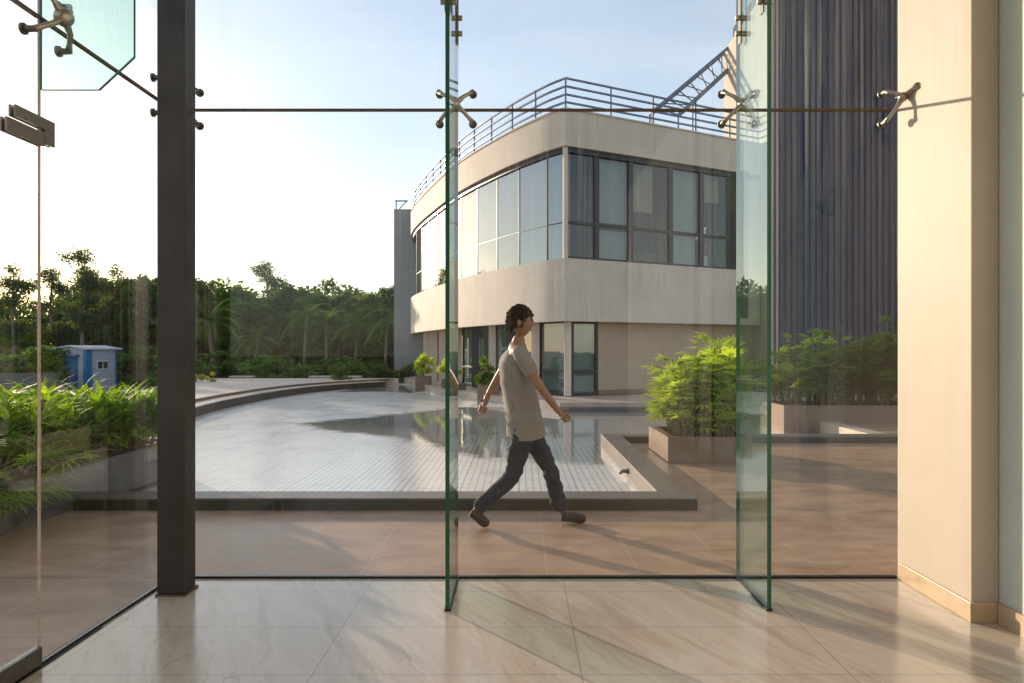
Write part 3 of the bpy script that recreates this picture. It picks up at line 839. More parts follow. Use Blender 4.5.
TPL = {'broadleaf_tree': [tree_template('broadleaf_tree', s) for s in (11, 12, 13, 14)],
       'gum_tree': [tree_template('gum_tree', s) for s in (21, 22, 23)],
       'palm_tree': [tree_template('palm_tree', s) for s in (31, 32, 33, 34)],
       'bush': [tree_template('bush', s) for s in (41, 42)]}
used = set()
def place(kind, var, px, Y, top, label, cat='tree', group='trees beyond the plaza', zb=-.62, sx=1.0):
    tp = TPL[kind][var % len(TPL[kind])]
    if tp.name in used: o = copy_tree(tp)
    else: o = tp; used.add(tp.name)
    nat = {'broadleaf_tree': 7.3, 'gum_tree': 8.7, 'palm_tree': 4.9, 'bush': 1.75}[kind]
    X = (px-VX)/F*Y; zt = H-(top-VY)/F*Y
    s = (zt-zb)/nat
    o.location = (X, Y, zb); o.scale = (s*sx, s*sx, s); o.rotation_euler = (0, 0, rnd.uniform(0, 6.28))
    tag(o, label, cat, group)
    return o
place('gum_tree', 0, 14, 40, 256, 'tall sparse gum tree at the left edge, nearest the picture side')
place('gum_tree', 1, 52, 42, 272, 'thin leaved gum tree above the left side of the blue door shed')
place('gum_tree', 2, 84, 41, 252, 'tallest gum tree, directly above the shed roof')
place('gum_tree', 0, 118, 43, 258, 'tall gum tree just right of the shed')
place('broadleaf_tree', 0, 148, 42, 268, 'dense round tree touching the left side of the steel post')
place('broadleaf_tree', 1, 182, 43, 264, 'dense tree half hidden behind the steel post')
place('broadleaf_tree', 2, 212, 44, 268, 'tallest dense tree right of the steel post, behind a bright palm')
place('broadleaf_tree', 3, 238, 43, 272, 'dark round tree between the bright palm and the pointed tree')
place('gum_tree', 1, 268, 45, 266, 'pointed airy tree standing above its neighbours in the middle of the tree line', sx=.9)
place('broadleaf_tree', 0, 290, 44, 278, 'dense dark tree just right of the pointed airy tree')
place('broadleaf_tree', 1, 318, 42, 284, 'lower bushy tree beneath the dip in the tree line')
place('broadleaf_tree', 2, 345, 43, 278, 'dense tree just right of the dip in the tree line')
place('broadleaf_tree', 3, 372, 42, 280, 'dark dense tree second from the grey tower')
place('broadleaf_tree', 0, 397, 43, 280, 'dark dense tree right beside the grey tower')
place('broadleaf_tree', 2, 424, 46, 268, 'dense tree partly hidden by the grey tower')
place('palm_tree', 0, 214, 36, 280, 'bright green palm right of the steel post', group='palms in front of the tree line')
place('palm_tree', 1, 253, 37, 312, 'short palm left of the railing post', group='palms in front of the tree line')
place('palm_tree', 2, 304, 37, 292, 'palm with pale trunk above the middle of the plaza edge', group='palms in front of the tree line')
place('palm_tree', 3, 327, 36, 306, 'palm left of the bright roadside bush', group='palms in front of the tree line')
place('palm_tree', 0, 354, 38, 288, 'palm rising above the bright roadside bush', group='palms in front of the tree line')
place('palm_tree', 2, 385, 36, 302, 'palm nearest the grey tower', group='palms in front of the tree line')
for i, (px, Y, top, lab) in enumerate([(14, 34, 340, 'dark hedge bush at the left edge'), (44, 34, 342, 'dark hedge bush left of the shed'),
        (118, 37, 340, 'bush right behind the shed'), (210, 33, 346, 'round olive bush right of the steel post'), (232, 33, 350, 'smaller olive bush second from the steel post'),
        (268, 32, 352, 'green bush behind the low railing'), (296, 33, 356, 'green bush right of the low railing'), (322, 33, 362, 'low dark bush between two palm trunks'), (375, 33, 352, 'bush at the foot of the palm by the grey tower'),
        (352, 34, 356, 'dark bush behind the small bright bush')]):
    place('bush', i, px, Y, top, lab, 'bush', 'bushes beyond the plaza', sx=1.8)
b = place('bush', 0, 340, 27.3, 360, 'small bright green bush on the plaza edge below the palms', 'bush', 'bushes on the plaza edge', zb=.1)
b = place('bush', 1, 150, 24, 376, 'small bright bush left of the steel post on the plaza', 'bush', 'bushes on the plaza edge', zb=.2)
# yellow shrub
t = thing('yellow_shrub', 'tiny pale yellow shrub on the plaza edge beside the steel post', 'shrub', tuple(at(206, 381, 25.5)))
crown([((-.25, 0, .1), .22, .7), ((.2, 0, .15), .25, .7)], 500, .1, 5).build('foliage', 'leaf_yellow', t)
# woodland behind
r = random.Random(99); bl = []
for i in range(300):
    X = r.uniform(-44, 8); Y = r.uniform(47, 56)
    bl.append(((X, Y, r.uniform(.0, (5.1 if X > -30 else 4.8))), r.uniform(1.1, 1.9), .9))
wd = crown(bl, 150000, .36, 77).build('woodland', 'leaf_dark'); tag(wd, 'dense dark woodland filling the gaps behind the row of trees', 'woodland', kind='stuff')
r = random.Random(98)
m = MB()
for i in range(60):
    X = r.uniform(-42, 4); Y = r.uniform(44, 52); hgt = r.uniform(4, 5.6)
    m.tube([(X, Y, -.6), (X+r.uniform(-.3, .3), Y, hgt)], [.12, .06], 5)
tag(m.build('distant_trunks', 'bark'), 'thin trunks of the woodland behind the row of trees', 'trunks', kind='stuff')

# low railing and walls beyond
t = thing('low_railing', 'thin metal railing in front of the bushes beyond the plaza', 'railing')
m = MB()
a = at(262, 368, 30.5); b_ = at(312, 368, 30.5)
m.bar(a, b_, .025, .025); m.build('rail', 'granite', t)
m = MB(); 
for px in (264, 283, 310): p = at(px, 368, 30.5); m.bar((p.x, p.y, -.62), (p.x, p.y, p.z+.3 if px == 283 else p.z), .03, .03)
m.build('post', 'granite', t)
m = MB(); a = at(117, 366, 38); b_ = at(197, 366, 38); m.box(a.x, b_.x, 38, 38.2, -.62, a.z)
tag(m.build('boundary_wall', 'greywall'), 'plain grey boundary wall right of the shed', 'wall')
m = MB(); a = at(-200, 373, 31); b_ = at(56, 373, 31); m.box(a.x, b_.x, 31, 31.2, -.62, a.z)
tag(m.build('boundary_wall', 'greywall'), 'low dark wall left of the shed below the hedge', 'wall')
for i, (px, w) in enumerate(((243, 12), (322, 14), (350, 12))):
    p = at(px, 378, 29.5); t = thing('park_bench', ['bench', 'bench', 'bench'][i]+[' under the olive bushes', ' between two pale palm trunks', ' right behind the small bright bush'][i], 'bench', (p.x, p.y, -.3), group='benches beyond the plaza')
    m = MB(); m.box(-.5, .5, -.2, .2, .5, .56); m.build('seat', 'plaza', t)
    for s in (-1, 1): m = MB(); m.box(s*.4-.05, s*.4+.05, -.15, .15, -.32, .5); m.build('leg', 'greywall', t)

# shed
c = at(87, 384, 33); t = thing('garden_shed', 'small grey shed with blue door and white roof', 'shed', (c.x, c.y, -.60), R(77))
# local: corner at origin, side wall along +x, door wall along +y (to the left/back)
Wd, Ws, hh = 1.85, 1.75, 1.98
m = MB()
m.box(0, Ws, 0, Wd, -.2, hh); m.add([(0, 0, hh), (0, Wd, hh), (0, Wd/2, hh+.12), (Ws, 0, hh), (Ws, Wd, hh), (Ws, Wd/2, hh+.12)], [(0, 1, 2), (3, 5, 4), (0, 2, 5, 3), (1, 4, 5, 2)])
m.build('wall', 'shed_wall', t)
m = MB()
for ya, yb, za, zb in ((-.1, Wd/2, hh-.01, hh+.14), (Wd/2, Wd+.1, hh+.14, hh-.01)):
    m.add([(-.12, ya, za), (Ws+.3, ya, za), (Ws+.3, yb, zb), (-.12, yb, zb), (-.12, ya, za+.06), (Ws+.3, ya, za+.06), (Ws+.3, yb, zb+.06), (-.12, yb, zb+.06)],
          [(3, 2, 1, 0), (4, 5, 6, 7), (0, 1, 5, 4), (1, 2, 6, 5), (2, 3, 7, 6), (3, 0, 4, 7)])
m.build('roof', 'shed_roof', t)
m = MB(); m.box(-.03, -.002, .5, 1.3, 0, 1.62); d = m.build('door', 'shed_blue', t)
m = MB(); m.box(-.25, -.002, .4, 1.45, 1.66, 1.73); m.build('canopy', 'rail', t)
m = MB(); m.box(-.02, .28, -.02, -.002, -.2, hh-.02); m.box(-.02, -.002, -.02, .2, -.2, hh-.02); m.box(Ws-.08, Ws+.02, -.02, -.002, -.2, hh-.02); m.build('corner_trim', 'shed_blue', t)
m = MB(); m.box(.55, 1.25, -.03, -.001, 1.0, 1.45); w = m.build('window', 'shed_roof', t)
m = MB(); m.box(.61, .87, -.04, -.031, 1.06, 1.39); m.box(.93, 1.19, -.04, -.031, 1.06, 1.39); m.build('pane', 'frame', w)

# planters
def planter(x0, x1, y0, y1, h, label, z0=0, mat='planter', wt=.09, group='stone planters'):
    t = thing('stone_planter', label, 'planter', ((x0+x1)/2, (y0+y1)/2, z0), group=group)
    a, b = (x1-x0)/2, (y1-y0)/2; m = MB()
    m.box(-a, a, -b, -b+wt, 0, h); m.box(-a, a, b-wt, b, 0, h); m.box(-a, -a+wt, -b+wt, b-wt, 0, h); m.box(a-wt, a, -b+wt, b-wt, 0, h)
    m.build('box', mat, t)
    m = MB(); m.box(-a+wt, a-wt, -b+wt, b-wt, .01, h-.05); m.build('soil', 'soil', t)
    return t
planter(1.78, 2.78, 8.36, 9.6, .31, 'square brown stone planter holding the bright palms')
planter(4.58, 8.2, 12.1, 13.3, .47, 'long brown stone planter of the dark shrubs by the corrugated wall', ZP)
planter(-5.6, PX0, 1.0, 7.95, .37, 'long dark planter of palms outside the left glass', -.01, 'granite_dark', .16)
planter(-3.66, -3.14, 24.7, 25.2, .50, 'small planter of the round shrub nearest the grey tower', ZP, wt=.05)
planter(-2.5, -2.0, 22.6, 23.1, .48, 'small planter half hidden by the left glass fin', ZP, wt=.05)
planter(-1.15, -.55, 19.3, 19.9, .46, 'brown planter behind the walking man', ZP, wt=.05)
planter(-1.98, -1.65, 21.5, 21.85, .4, 'dark little stone block just right of the left glass fin', ZP, 'granite_dark', wt=.05)

def rhapis(cx, cy, z0, wx, wy, h, nst, mat, label, seed, fan=8, L=.25, w=.042, group='leafy planter plants', name='bamboo_palm'):
    r = random.Random(seed); t = thing(name, label, 'plant', (cx, cy, z0), group=group)
    st = MB(); lf = MB()
    for i in range(nst):
        x, y = r.uniform(-wx, wx), r.uniform(-wy, wy); hh = h*r.uniform(.42, 1.0)*(1-.3*(abs(x)/wx)**2)*(1+.12*math.sin(x*9+cx*5))
        lean = Vector((x*.18+r.uniform(-.05, .05), y*.28+r.uniform(-.05, .05), 0)); top = Vector((x, y, hh))+lean
        st.tube([(x, y, 0), (x+lean.x*.4, y+lean.y*.4, hh*.5), top], [.011, .009, .006], 5, cap=False)
        nl = int(hh/.14)+2
        for k in range(nl):
            f = r.uniform(.22, 1.0); p = Vector((x, y, 0)).lerp(top, f)
            a = r.uniform(0, 6.28); el = r.uniform(-.1, .9)
            d = Vector((math.cos(a)*math.cos(el), math.sin(a)*math.cos(el), math.sin(el)))
            e = p+d*r.uniform(.08, .2)
            lf.bar(p, e, .004, .004)
            side = d.cross(Vector((0, 0, 1))).normalized(); nf = r.randint(fan-2, fan+1)
            upv = side.cross(d).normalized()
            for j in range(nf):
                ang = (j/(nf-1)-.5)*r.uniform(2.0, 2.7)
                dd = d*math.cos(ang)+side*math.sin(ang)+upv*.05
                leaf_quad(lf, e, dd, w, L*r.uniform(.8, 1.15)*(1-.25*abs(ang)/1.3), upv, seg=3, droop=.22)
    st.build('stem', 'cane', t); lf.build('foliage', mat, t)
    return t
rhapis(2.22, 8.82, .27, .31, .34, 1.12, 95, 'leaf_bright', 'bright yellow green bamboo palm in the square planter, left clump', 1)
rhapis(2.52, 9.05, .27, .22, .4, 1.15, 75, 'leaf_bright', 'bright bamboo palm in the square planter, right clump beside the glass fin', 2)
rhapis(5.05, 12.6, .36, .42, .4, 1.15, 60, 'leaf_rhapis', 'dark green bamboo palm at the left end of the long planter', 3, L=.24)
rhapis(5.95, 12.7, .36, .5, .4, 1.3, 70, 'leaf_rhapis', 'dark green bamboo palm second from the left in the long planter', 4, L=.24)
rhapis(6.9, 12.7, .36, .5, .4, 1.45, 70, 'leaf_rhapis', 'tallest dark bamboo palm in the long planter, reflected pier crossing it', 5, L=.24)
rhapis(7.8, 12.7, .36, .45, .4, 1.35, 60, 'leaf_rhapis', 'dark bamboo palm at the right end of the long planter beside the cream pier', 6, L=.24)
rhapis(4.25, 14.6, ZP, .45, .4, 1.45, 40, 'leaf_rhapis', 'dark green palm standing behind the bright palms beside the right fin', 7, L=.24)

# left bed: near arching fan palms, then broad leaved plants
def fanpalm(cx, cy, z0, label, seed, n=16, L=.62, h=.55):
    r = random.Random(seed); t = thing('fan_palm', label, 'plant', (cx, cy, z0), group='plants in the long left planter')
    st = MB(); lf = MB()
    for k in range(n):
        a = k*2.399+r.uniform(-.3, .3); el = r.uniform(.0, 1.1)
        d = Vector((math.cos(a)*math.cos(el), math.sin(a)*math.cos(el), math.sin(el)))
        base = Vector((r.uniform(-.12, .12), r.uniform(-.12, .12), 0)); ln = h*r.uniform(.6, 1.1)
        mid = base+d*ln*.55+Vector((0, 0, .08)); e = base+d*ln
        st.tube([base, mid, e], [.008, .006, .005], 4, cap=False)
        side = d.cross(Vector((0, 0, 1))).normalized(); upv = side.cross(d).normalized(); nf = 20
        for j in range(nf):
            ang = (j/(nf-1)-.5)*3.6
            dd = d*math.cos(ang)+side*math.sin(ang)+upv*r.uniform(-.05, .15)
            leaf_quad(lf, e, dd, .02, L*r.uniform(.75, 1.0)*(1-.22*abs(ang)/1.8), upv, seg=3, droop=.3)
    st.build('stem', 'cane', t); lf.build('foliage', 'leaf_broad', t); return t
def broad(cx, cy, z0, label, seed, n=60, h=.6, wx=.5, wy=.5, L=.32, w=.075):
    r = random.Random(seed); t = thing('leafy_shrub', label, 'plant', (cx, cy, z0), group='plants in the long left planter')
    st = MB(); lf = MB()
    for k in range(n):
        x, y = r.uniform(-wx, wx), r.uniform(-wy, wy); hh = h*r.uniform(.45, 1)
        top = Vector((x*1.25+r.uniform(-.06, .06), y*1.1, hh)); st.tube([(x, y, 0), top], [.008, .005], 4, cap=False)
        for j in range(11):
            f = 1-(j/11)**1.4*.6; p = Vector((x, y, 0)).lerp(top, f); a = j*2.4+r.random(); el = .25+.9*f*r.uniform(.5, 1.1)*(1 if j < 6 else .4)
            d = Vector((math.cos(a)*math.cos(el), math.sin(a)*math.cos(el), math.sin(el)))
            leaf_quad(lf, p, d, w*r.uniform(.6, 1.1), L*r.uniform(.7, 1.1), Vector((0, 0, 1)), seg=4, droop=.28)
    st.build('stem', 'cane', t); lf.build('foliage', 'leaf_broad', t); return t
fanpalm(-4.0, 5.35, .3, 'arching fan palm drooping over the planter edge beside the left glass joint', 51, 22, .52, .5)
fanpalm(-4.1, 4.5, .32, 'fan palm nearest the lower left edge, behind the glass door', 52, 20, .5, .48)
fanpalm(-4.8, 5.5, .32, 'fan palm at the back of the planter near the left edge', 53, 20, .5, .55)
broad(-4.15, 6.1, .32, 'yellow green leafy shrub in the middle of the left planter', 54, 90, .52, .34, .45)
broad(-4.9, 6.6, .32, 'tall yellow green leafy shrub at the back of the left planter, below the shed', 55, 80, .6)
broad(-4.15, 7.0, .32, 'leafy shrub in the left planter close to the steel post', 56, 80, .5, .34, .45)
broad(-4.6, 7.55, .32, 'leafy shrub at the far end of the left planter', 57, 80, .52, .6, .35)
broad(-5.2, 4.9, .32, 'leafy shrub behind the fan palms at the left edge', 58, 70, .56)

def ballshrub(c, rad, label, seed, mat='leaf_mid', size=.06, n=2600, sq=.9):
    t = thing('round_shrub', label, 'shrub', c, group='potted shrubs along the curved building')
    m = MB(); m.tube([(0, 0, -.02), (0.01, 0, rad)], [.03, .02], 6)
    for k in range(5): a = k*1.26; m.tube([(0, 0, rad*.3), (math.cos(a)*rad*.5, math.sin(a)*rad*.5, rad)], [.015, .006], 4)
    m.build('stem', 'bark', t)
    crown([((0, 0, rad*1.05), rad, sq), ((rad*.2, 0, rad*.7), rad*.7, .8), ((-rad*.25, 0, rad*.8), rad*.7, .8)], n, size, seed).build('foliage', mat, t)
ballshrub((-3.4, 24.95, .40), .44, 'round clipped yellow green shrub nearest the grey tower', 61, 'leaf_bright', .07)
ballshrub((-2.25, 22.85, .38), .38, 'round shrub half hidden by the left glass fin', 62, 'leaf_bright', .07)
ballshrub((-.95, 19.6, .34), .36, 'loose dark green potted shrub just left of the walking man', 63, 'leaf_rhapis', .13, 700, 1.25)

# ------------------------------------------------------------------ person
def skin_mesh(verts, edges, radii, sub=2, root=0):
    me = bpy.data.meshes.new('tmp'); me.from_pydata([tuple(v) for v in verts], edges, [])
    o = bpy.data.objects.new('tmp', me); COL.objects.link(o)
    sk = o.modifiers.new('s', 'SKIN'); sk.use_smooth_shade = True
    if not me.skin_vertices: me.skin_vertices.new()
    for i, rr in enumerate(radii):
        d = me.skin_vertices[0].data[i]; d.radius = rr if isinstance(rr, tuple) else (rr, rr); d.use_root = (i == root)
    s = o.modifiers.new('u', 'SUBSURF'); s.levels = sub; s.render_levels = sub
    dg = bpy.context.evaluated_depsgraph_get(); dg.update()
    ev = o.evaluated_get(dg); nm = bpy.data.meshes.new_from_object(ev)
    vs = [v.co.copy() for v in nm.vertices]; fs = [tuple(p.vertices) for p in nm.polygons]
    bpy.data.objects.remove(o); return vs, fs
PY = 5.4
def pp3(px, py, dy=0.0):
    return Vector(((px-VX)/F*PY, dy, H-(py-VY)/F*PY))
P = thing('person', 'man in grey beige short sleeved shirt and dark jeans walking right past the pool', 'person', (0, PY, 0))
pel = pp3(525, 420); chest = pp3(517, 368); neck = pp3(518, 341); headb = pp3(520, 331)
hipL, hipR = pp3(527, 424, .09), pp3(524, 424, -.09)
kL, aL = pp3(550, 468, .09), pp3(562, 513, .08)
kR, aR = pp3(513, 472, -.09), pp3(475, 507, -.08)
shL, shR = pp3(515, 349, .19), pp3(519, 349, -.19)
eR, wR = pp3(538, 381, -.25), pp3(555, 404, -.20)
eL, wL = pp3(497, 377, .25), pp3(486, 396, .22)
tL, tR = pp3(586, 521, .06), pp3(489, 521, -.08)
hL, hR = pp3(556, 520, .08), pp3(467, 508, -.08)
V = [pel, pp3(521, 396), chest, pp3(517, 352), neck, headb, shR, eR, wR, shL, eL, wL, hipR, kR, aR, hipL, kL, aL]
E = [(0, 1), (1, 2), (2, 3), (3, 4), (4, 5), (3, 6), (6, 7), (7, 8), (3, 9), (9, 10), (10, 11), (0, 12), (12, 13), (13, 14), (0, 15), (15, 16), (16, 17)]
Rr = [(.10, .08), (.10, .08), (.12, .08), (.11, .07), .052, .052, .05, .038, .026, .05, .038, .026, .082, .052, .035, .082, .052, .035]
vs, fs = skin_mesh(V, E, Rr)
mb = MB(); mb.add(vs, fs)
# shaped head
hc = pp3(520.5, 319)
def head(mb, c):
    seg, rings = 20, 16; vs = []
    for i in range(rings+1):
        t = math.pi*i/rings; z = math.cos(t)
        for k in range(seg):
            a = 2*math.pi*k/seg; x = math.sin(t)*math.cos(a); y = math.sin(t)*math.sin(a)
            X = x*.096; Y_ = y*.075; Z = z*.118
            if z < -.1:                                   # jaw narrows
                f = (-.1-z)/.9; Y_ *= 1-.38*f; X = X*(1-.30*f)+(.014*f if x > 0 else .022*f)
            if x > .8 and abs(y) < .45:
                b = max(0, 1-abs(y)/.4)
                if -.35 < z < .12: X += .022*b*(1-abs(z+.2)/.34 if abs(z+.2) < .34 else 0)      # nose
                if -.62 < z < -.45: X += .006*b
                if .05 < z < .2: X += .004
            if x > .55 and .12 < abs(y) < .5 and -.05 < z < .12: X -= .008
            vs.append(c+Vector((X, Y_, Z)))
    fs = [(i*seg+k, i*seg+(k+1) % seg, (i+1)*seg+(k+1) % seg, (i+1)*seg+k) for i in range(rings) for k in range(seg)]
    mb.add(vs, fs)
    for s in (-1, 1): mb.sphere(c+Vector((-.008, s*.080, -.012)), .032, 10, 8, (.62, .42, 1))
head(mb, hc)
# hands with five fingers
def hand(w, d, side, mb):
    d = d.normalized(); lat = Vector((0, 1, 0))*side; n = d.cross(lat).normalized(); acr = n   # fingers spread along n
    pal = [w-d*.03, w+d*.045, w+d*.085]
    vs, fs = skin_mesh(pal, [(0, 1), (1, 2)], [(.028, .028), (.03, .026), (.034, .02)], 1); mb.add(vs, fs)
    for j, (o, L) in enumerate(((-.026, .062), (-.009, .072), (.009, .068), (.025, .054))):
        b = w+d*.078+acr*o; c = lat*-1
        vs, fs = skin_mesh([b, b+d*L*.45, b+d*L*.8+c*L*.25, b+d*L*.95+c*L*.5], [(0, 1), (1, 2), (2, 3)], [.0095, .009, .008, .007], 1); mb.add(vs, fs)
    b = w+d*.03-acr*.02
    vs, fs = skin_mesh([b, b+d*.025-acr*.028-lat*.008, b+d*.055-acr*.036-lat*.02], [(0, 1), (1, 2)], [.012, .010, .008], 1); mb.add(vs, fs)
hand(wR, wR-eR+Vector((.03, 0, .02)), -1, mb); hand(wL, wL-eL+Vector((0, 0, -.1)), 1, mb)
body = mb.build('body', 'skin', P, smooth=True)
# eyes, brows, mouth as small parts
m = MB()
for s in (-1, 1):
    m.sphere(hc+Vector((.082, s*.030, .008)), .011, 8, 6); m.sphere(hc+Vector((.086, s*.031, .03)), .014, 8, 5, (.4, 1.2, .3))
m.build('eyes', 'hair', P, smooth=True)
m = MB(); m.sphere(hc+Vector((.088, 0, -.065)), .02, 8, 6, (.35, 1, .22)); m.build('mouth', plain('lips', (.22, .08, .06), .5), P, smooth=True)
# hair
m = MB(); seg, rings = 20, 9; vs = []
for i in range(rings+1):
    for k in range(seg):
        a = 2*math.pi*k/seg; lim = 1.05+.55*(1-math.cos(a))+.0*math.sin(a)**2+.05*noise.noise(Vector((a*6, 0, 3)))
        t = lim*i/rings; rr = 1+.06*noise.noise(Vector((a*3, t*5, 0)))
        vs.append(hc+Vector((math.sin(t)*math.cos(a)*.101*rr-.004, math.sin(t)*math.sin(a)*.080*rr, math.cos(t)*.124*rr)))
m.add(vs, [(i*seg+k, i*seg+(k+1) % seg, (i+1)*seg+(k+1) % seg, (i+1)*seg+k) for i in range(rings) for k in range(seg)])
rh = random.Random(4)
for i in range(1500):
    v = hc+(Vector(vs[rh.randrange(len(vs))])-hc)*rh.uniform(.98, 1.01)+rv(rh)*.004
    n_ = (v-hc).normalized(); dn = (n_*.5+Vector((-.25, 0, -.75))+rv(rh)*.5)
    dn = (dn-n_*dn.dot(n_)*.75).normalized()
    leaf_quad(m, v, dn, .006, rh.uniform(.014, .028), n_, seg=2)
for k in range(60):
    for sgn in (-1, 1):
        v = hc+Vector((rh.uniform(-.05, .022), sgn*rh.uniform(.074, .079), rh.uniform(-.035, .03)))
        leaf_quad(m, v, Vector((-.2, 0, -1))+rv(rh)*.3, .006, .022, Vector((0, sgn, 0)), seg=2)
h = m.build('hair', 'hair', P, smooth=True); sm = h.modifiers.new('t', 'SOLIDIFY'); sm.thickness = .012; sm.offset = 0
# shirt
emR = shR.lerp(eR, .78); emL = shL.lerp(eL, .78)
V = [shR.lerp(shL, .12), shR, shR.lerp(eR, .4), emR]
vs, fs = skin_mesh(V, [(0, 1), (1, 2), (2, 3)], [.055, .068, .064, .066])
V = [shL.lerp(shR, .12), shL, shL.lerp(eL, .4), emL]
v2, f2 = skin_mesh(V, [(0, 1), (1, 2), (2, 3)], [.055, .068, .064, .066])
fs = fs+[tuple(i+len(vs) for i in f) for f in f2]; vs = vs+v2
prof = [(526, 434, .150, .192), (526, 427, .148, .190), (524, 415, .143, .185), (521, 400, .135, .175), (518.5, 386, .132, .175), (517, 372, .134, .183), (516, 360, .126, .188), (516, 353, .110, .165), (516.5, 348, .085, .115), (517.5, 344, .062, .066), (518, 341, .058, .060)]
o_ = len(vs); sg = 48
pr2 = []
for i in range(len(prof)-1):
    for k in range(4):
        t_ = k/4; pr2.append(tuple(prof[i][j]*(1-t_)+prof[i+1][j]*t_ for j in range(4)))
pr2.append(prof[-1]); prof = pr2
for px_, py_, rx, ry in prof:
    c_ = pp3(px_, py_)
    for k in range(sg):
        an = 2*math.pi*k/sg; f_ = max(0, min(1, (py_-352)/40))
        w_ = 1+f_*(.055*noise.noise(Vector((math.cos(an)*3.2, math.sin(an)*3.2, py_*.035+math.cos(an)*1.5)))+.03*noise.noise(Vector((math.cos(an)*7, math.sin(an)*7, py_*.09))))
        vs.append(c_+Vector((rx*math.cos(an)*w_, ry*math.sin(an)*w_, .012*math.cos(an*2) if py_ > 430 else 0)))
for i in range(len(prof)-1):
    for k in range(sg): fs.append((o_+i*sg+k, o_+i*sg+(k+1) % sg, o_+(i+1)*sg+(k+1) % sg, o_+(i+1)*sg+k))
for v in vs:
    k = noise.noise(v*9)*.008+noise.noise(Vector((v.x*4, v.y*4, v.z*22)))*.006
    v += Vector((k, k*.6, 0))
m = MB(); m.add(vs, fs); m.build('shirt', 'shirt', P, smooth=True)
m = MB()
cc = pp3(517.5, 344.5)
for rr0, rr1, z0_, z1_ in ((.064, .078, .022, -.014),):
    vs2 = []
    for k in range(24):
        an = 2*math.pi*k/24
        for rr_, z_ in ((rr0, z0_), (rr1, z1_)): vs2.append(cc+Vector((rr_*math.cos(an)*.98+.004, rr_*math.sin(an), z_-.012*math.cos(an))))
    m.add(vs2, [(2*k, 2*((k+1) % 24), 2*((k+1) % 24)+1, 2*k+1) for k in range(24)])
shirt_o = [o for o in kids(P) if o.name.startswith('shirt')][0]
c_ = m.build('collar', 'shirt', shirt_o, smooth=True); so = c_.modifiers.new('t', 'SOLIDIFY'); so.thickness = .004
m = MB()
for k in range(4):
    t_ = k/4; m.sphere(pp3(516+10*t_, 358+66*t_)+Vector((.128+.018*t_, 0, 0)), .006, 6, 4)
m.build('buttons', 'paper', shirt_o)
# jeans
V = [pp3(525, 416), hipR, hipR.lerp(kR, .5), kR, kR.lerp(aR, .55), aR.lerp(kR, .02), hipL, hipL.lerp(kL, .5), kL, kL.lerp(aL, .55), aL.lerp(kL, .02)]
E = [(0, 1), (1, 2), (2, 3), (3, 4), (4, 5), (0, 6), (6, 7), (7, 8), (8, 9), (9, 10)]
vs, fs = skin_mesh(V, E, [(.12, .085), .10, .088, .068, .062, .06, .105, .088, .068, .062, .06], 3)
for v in vs:
    k = noise.noise(Vector((v.x*8, v.y*8, v.z*26)))*.013+noise.noise(v*14)*.007; v += Vector((k, k, 0))
m = MB(); m.add(vs, fs); m.build('jeans', 'jeans', P, smooth=True)
for a, h_, t_ in ((aL, hL, tL), (aR, hR, tR)):
    V = [a+Vector((0, 0, -.01)), h_+Vector((0.01, 0, .035)), h_.lerp(t_, .5)+Vector((0, 0, .03)), t_+Vector((-.03, 0, .025)), t_+Vector((.01, 0, .02))]
    vs, fs = skin_mesh(V, [(0, 1), (1, 2), (2, 3), (3, 4)], [.043, (.04, .04), (.036, .045), (.028, .045), (.02, .03)], 2, 1)
    m = MB(); m.add(vs, fs); m.build('shoe', 'shoe', P, smooth=True)
zmin = min((o.matrix_world @ v.co if False else v.co).z for o in kids(P) if o.name.startswith('shoe') for v in o.data.vertices)
P.location.z = -.003-zmin

# small dark object on the tile kerb: bird droppings/tap fitting
t = thing('pool_spout', 'small dark metal spout low on the sunlit pool kerb', 'spout', (1.2, 7.8, .0))
m = MB(); m.tube([(.02, 0, 0), (-.05, 0, .0), (-.08, 0, -.03)], [.022, .02, .018], 8); m.build('pipe', 'steel_dark', t)
m = MB(); m.tube([(.019, 0, 0), (.0, 0, 0)], .035, 10); m.build('flange', 'steel_dark', t)

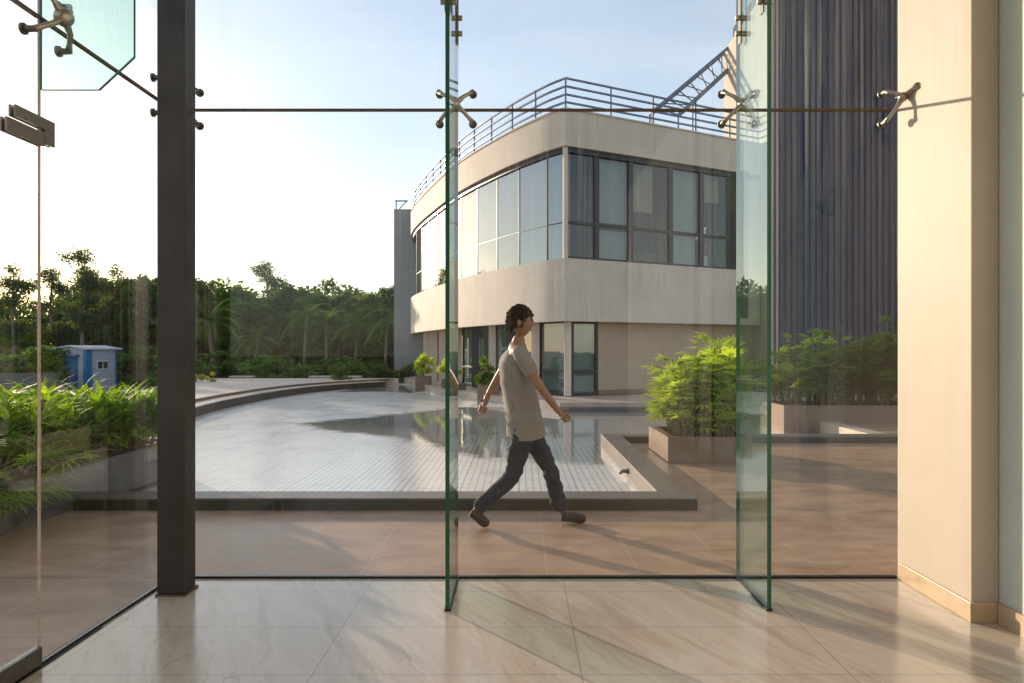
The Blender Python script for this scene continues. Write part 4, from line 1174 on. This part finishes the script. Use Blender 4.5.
# ------------------------------------------------------------------ light, sky, camera
sd = Vector((-.65, .76, 0)).normalized(); EL = R(11)
sun_dir = Vector((sd.x*math.cos(EL), sd.y*math.cos(EL), math.sin(EL)))
L = bpy.data.lights.new('sun', 'SUN'); L.energy = 4.2; L.angle = R(.6); L.color = (1.0, .80, .60)
lo = bpy.data.objects.new('sun', L); COL.objects.link(lo); lo.rotation_euler = sun_dir.to_track_quat('Z', 'Y').to_euler()
w = bpy.data.worlds.new('World'); scene.world = w; w.use_nodes = True; nt = w.node_tree; nt.nodes.clear()
out = nt.nodes.new('ShaderNodeOutputWorld'); bg = nt.nodes.new('ShaderNodeBackground')
sky = nt.nodes.new('ShaderNodeTexSky'); sky.sky_type = 'NISHITA'; sky.sun_disc = False
sky.sun_elevation = EL; sky.sun_rotation = math.atan2(sd.x, sd.y); sky.air_density = 1.0; sky.dust_density = .5; sky.ozone_density = 1.5
tc = nt.nodes.new('ShaderNodeTexCoord'); mp = nt.nodes.new('ShaderNodeMapping'); mp.inputs['Scale'].default_value = (1, 1, 3.5)
nz = nt.nodes.new('ShaderNodeTexNoise'); nz.inputs['Scale'].default_value = 2.2; nz.inputs['Detail'].default_value = 6; nz.inputs['Distortion'].default_value = .6
rp = nt.nodes.new('ShaderNodeValToRGB'); rp.color_ramp.elements[0].position = .42; rp.color_ramp.elements[0].color = (0.26, 0.26, 0.26, 1); rp.color_ramp.elements[1].position = .8; rp.color_ramp.elements[1].color = (.5, .5, .5, 1)
mx = nt.nodes.new('ShaderNodeMixRGB'); mx.inputs[2].default_value = (6.2, 6.2, 6.6, 1)
nt.links.new(tc.outputs['Generated'], mp.inputs[0]); nt.links.new(mp.outputs[0], nz.inputs[0]); nt.links.new(nz.outputs[0], rp.inputs[0])
nt.links.new(rp.outputs[0], mx.inputs[0]); nt.links.new(sky.outputs[0], mx.inputs[1]); nt.links.new(mx.outputs[0], bg.inputs[0]); bg.inputs[1].default_value = .15
nt.links.new(bg.outputs[0], out.inputs[0])

cam = bpy.data.cameras.new('camera'); co = bpy.data.objects.new('camera', cam); COL.objects.link(co)
co.location = (0, 0, H); co.rotation_euler = (R(90), 0, 0)
cam.sensor_width = 36; cam.lens = F/1024*36; cam.shift_x = (512-VX)/1024; cam.shift_y = (VY-341.5)/1024
cam.clip_start = .05; cam.clip_end = 2000
scene.camera = co
scene.view_settings.view_transform = 'Standard'; scene.view_settings.look = 'None'; scene.view_settings.exposure = 0.5; scene.view_settings.gamma = 1
scene.render.engine = 'CYCLES'
scene.cycles.max_bounces = 8; scene.cycles.transparent_max_bounces = 32; scene.cycles.diffuse_bounces = 4; scene.cycles.glossy_bounces = 6
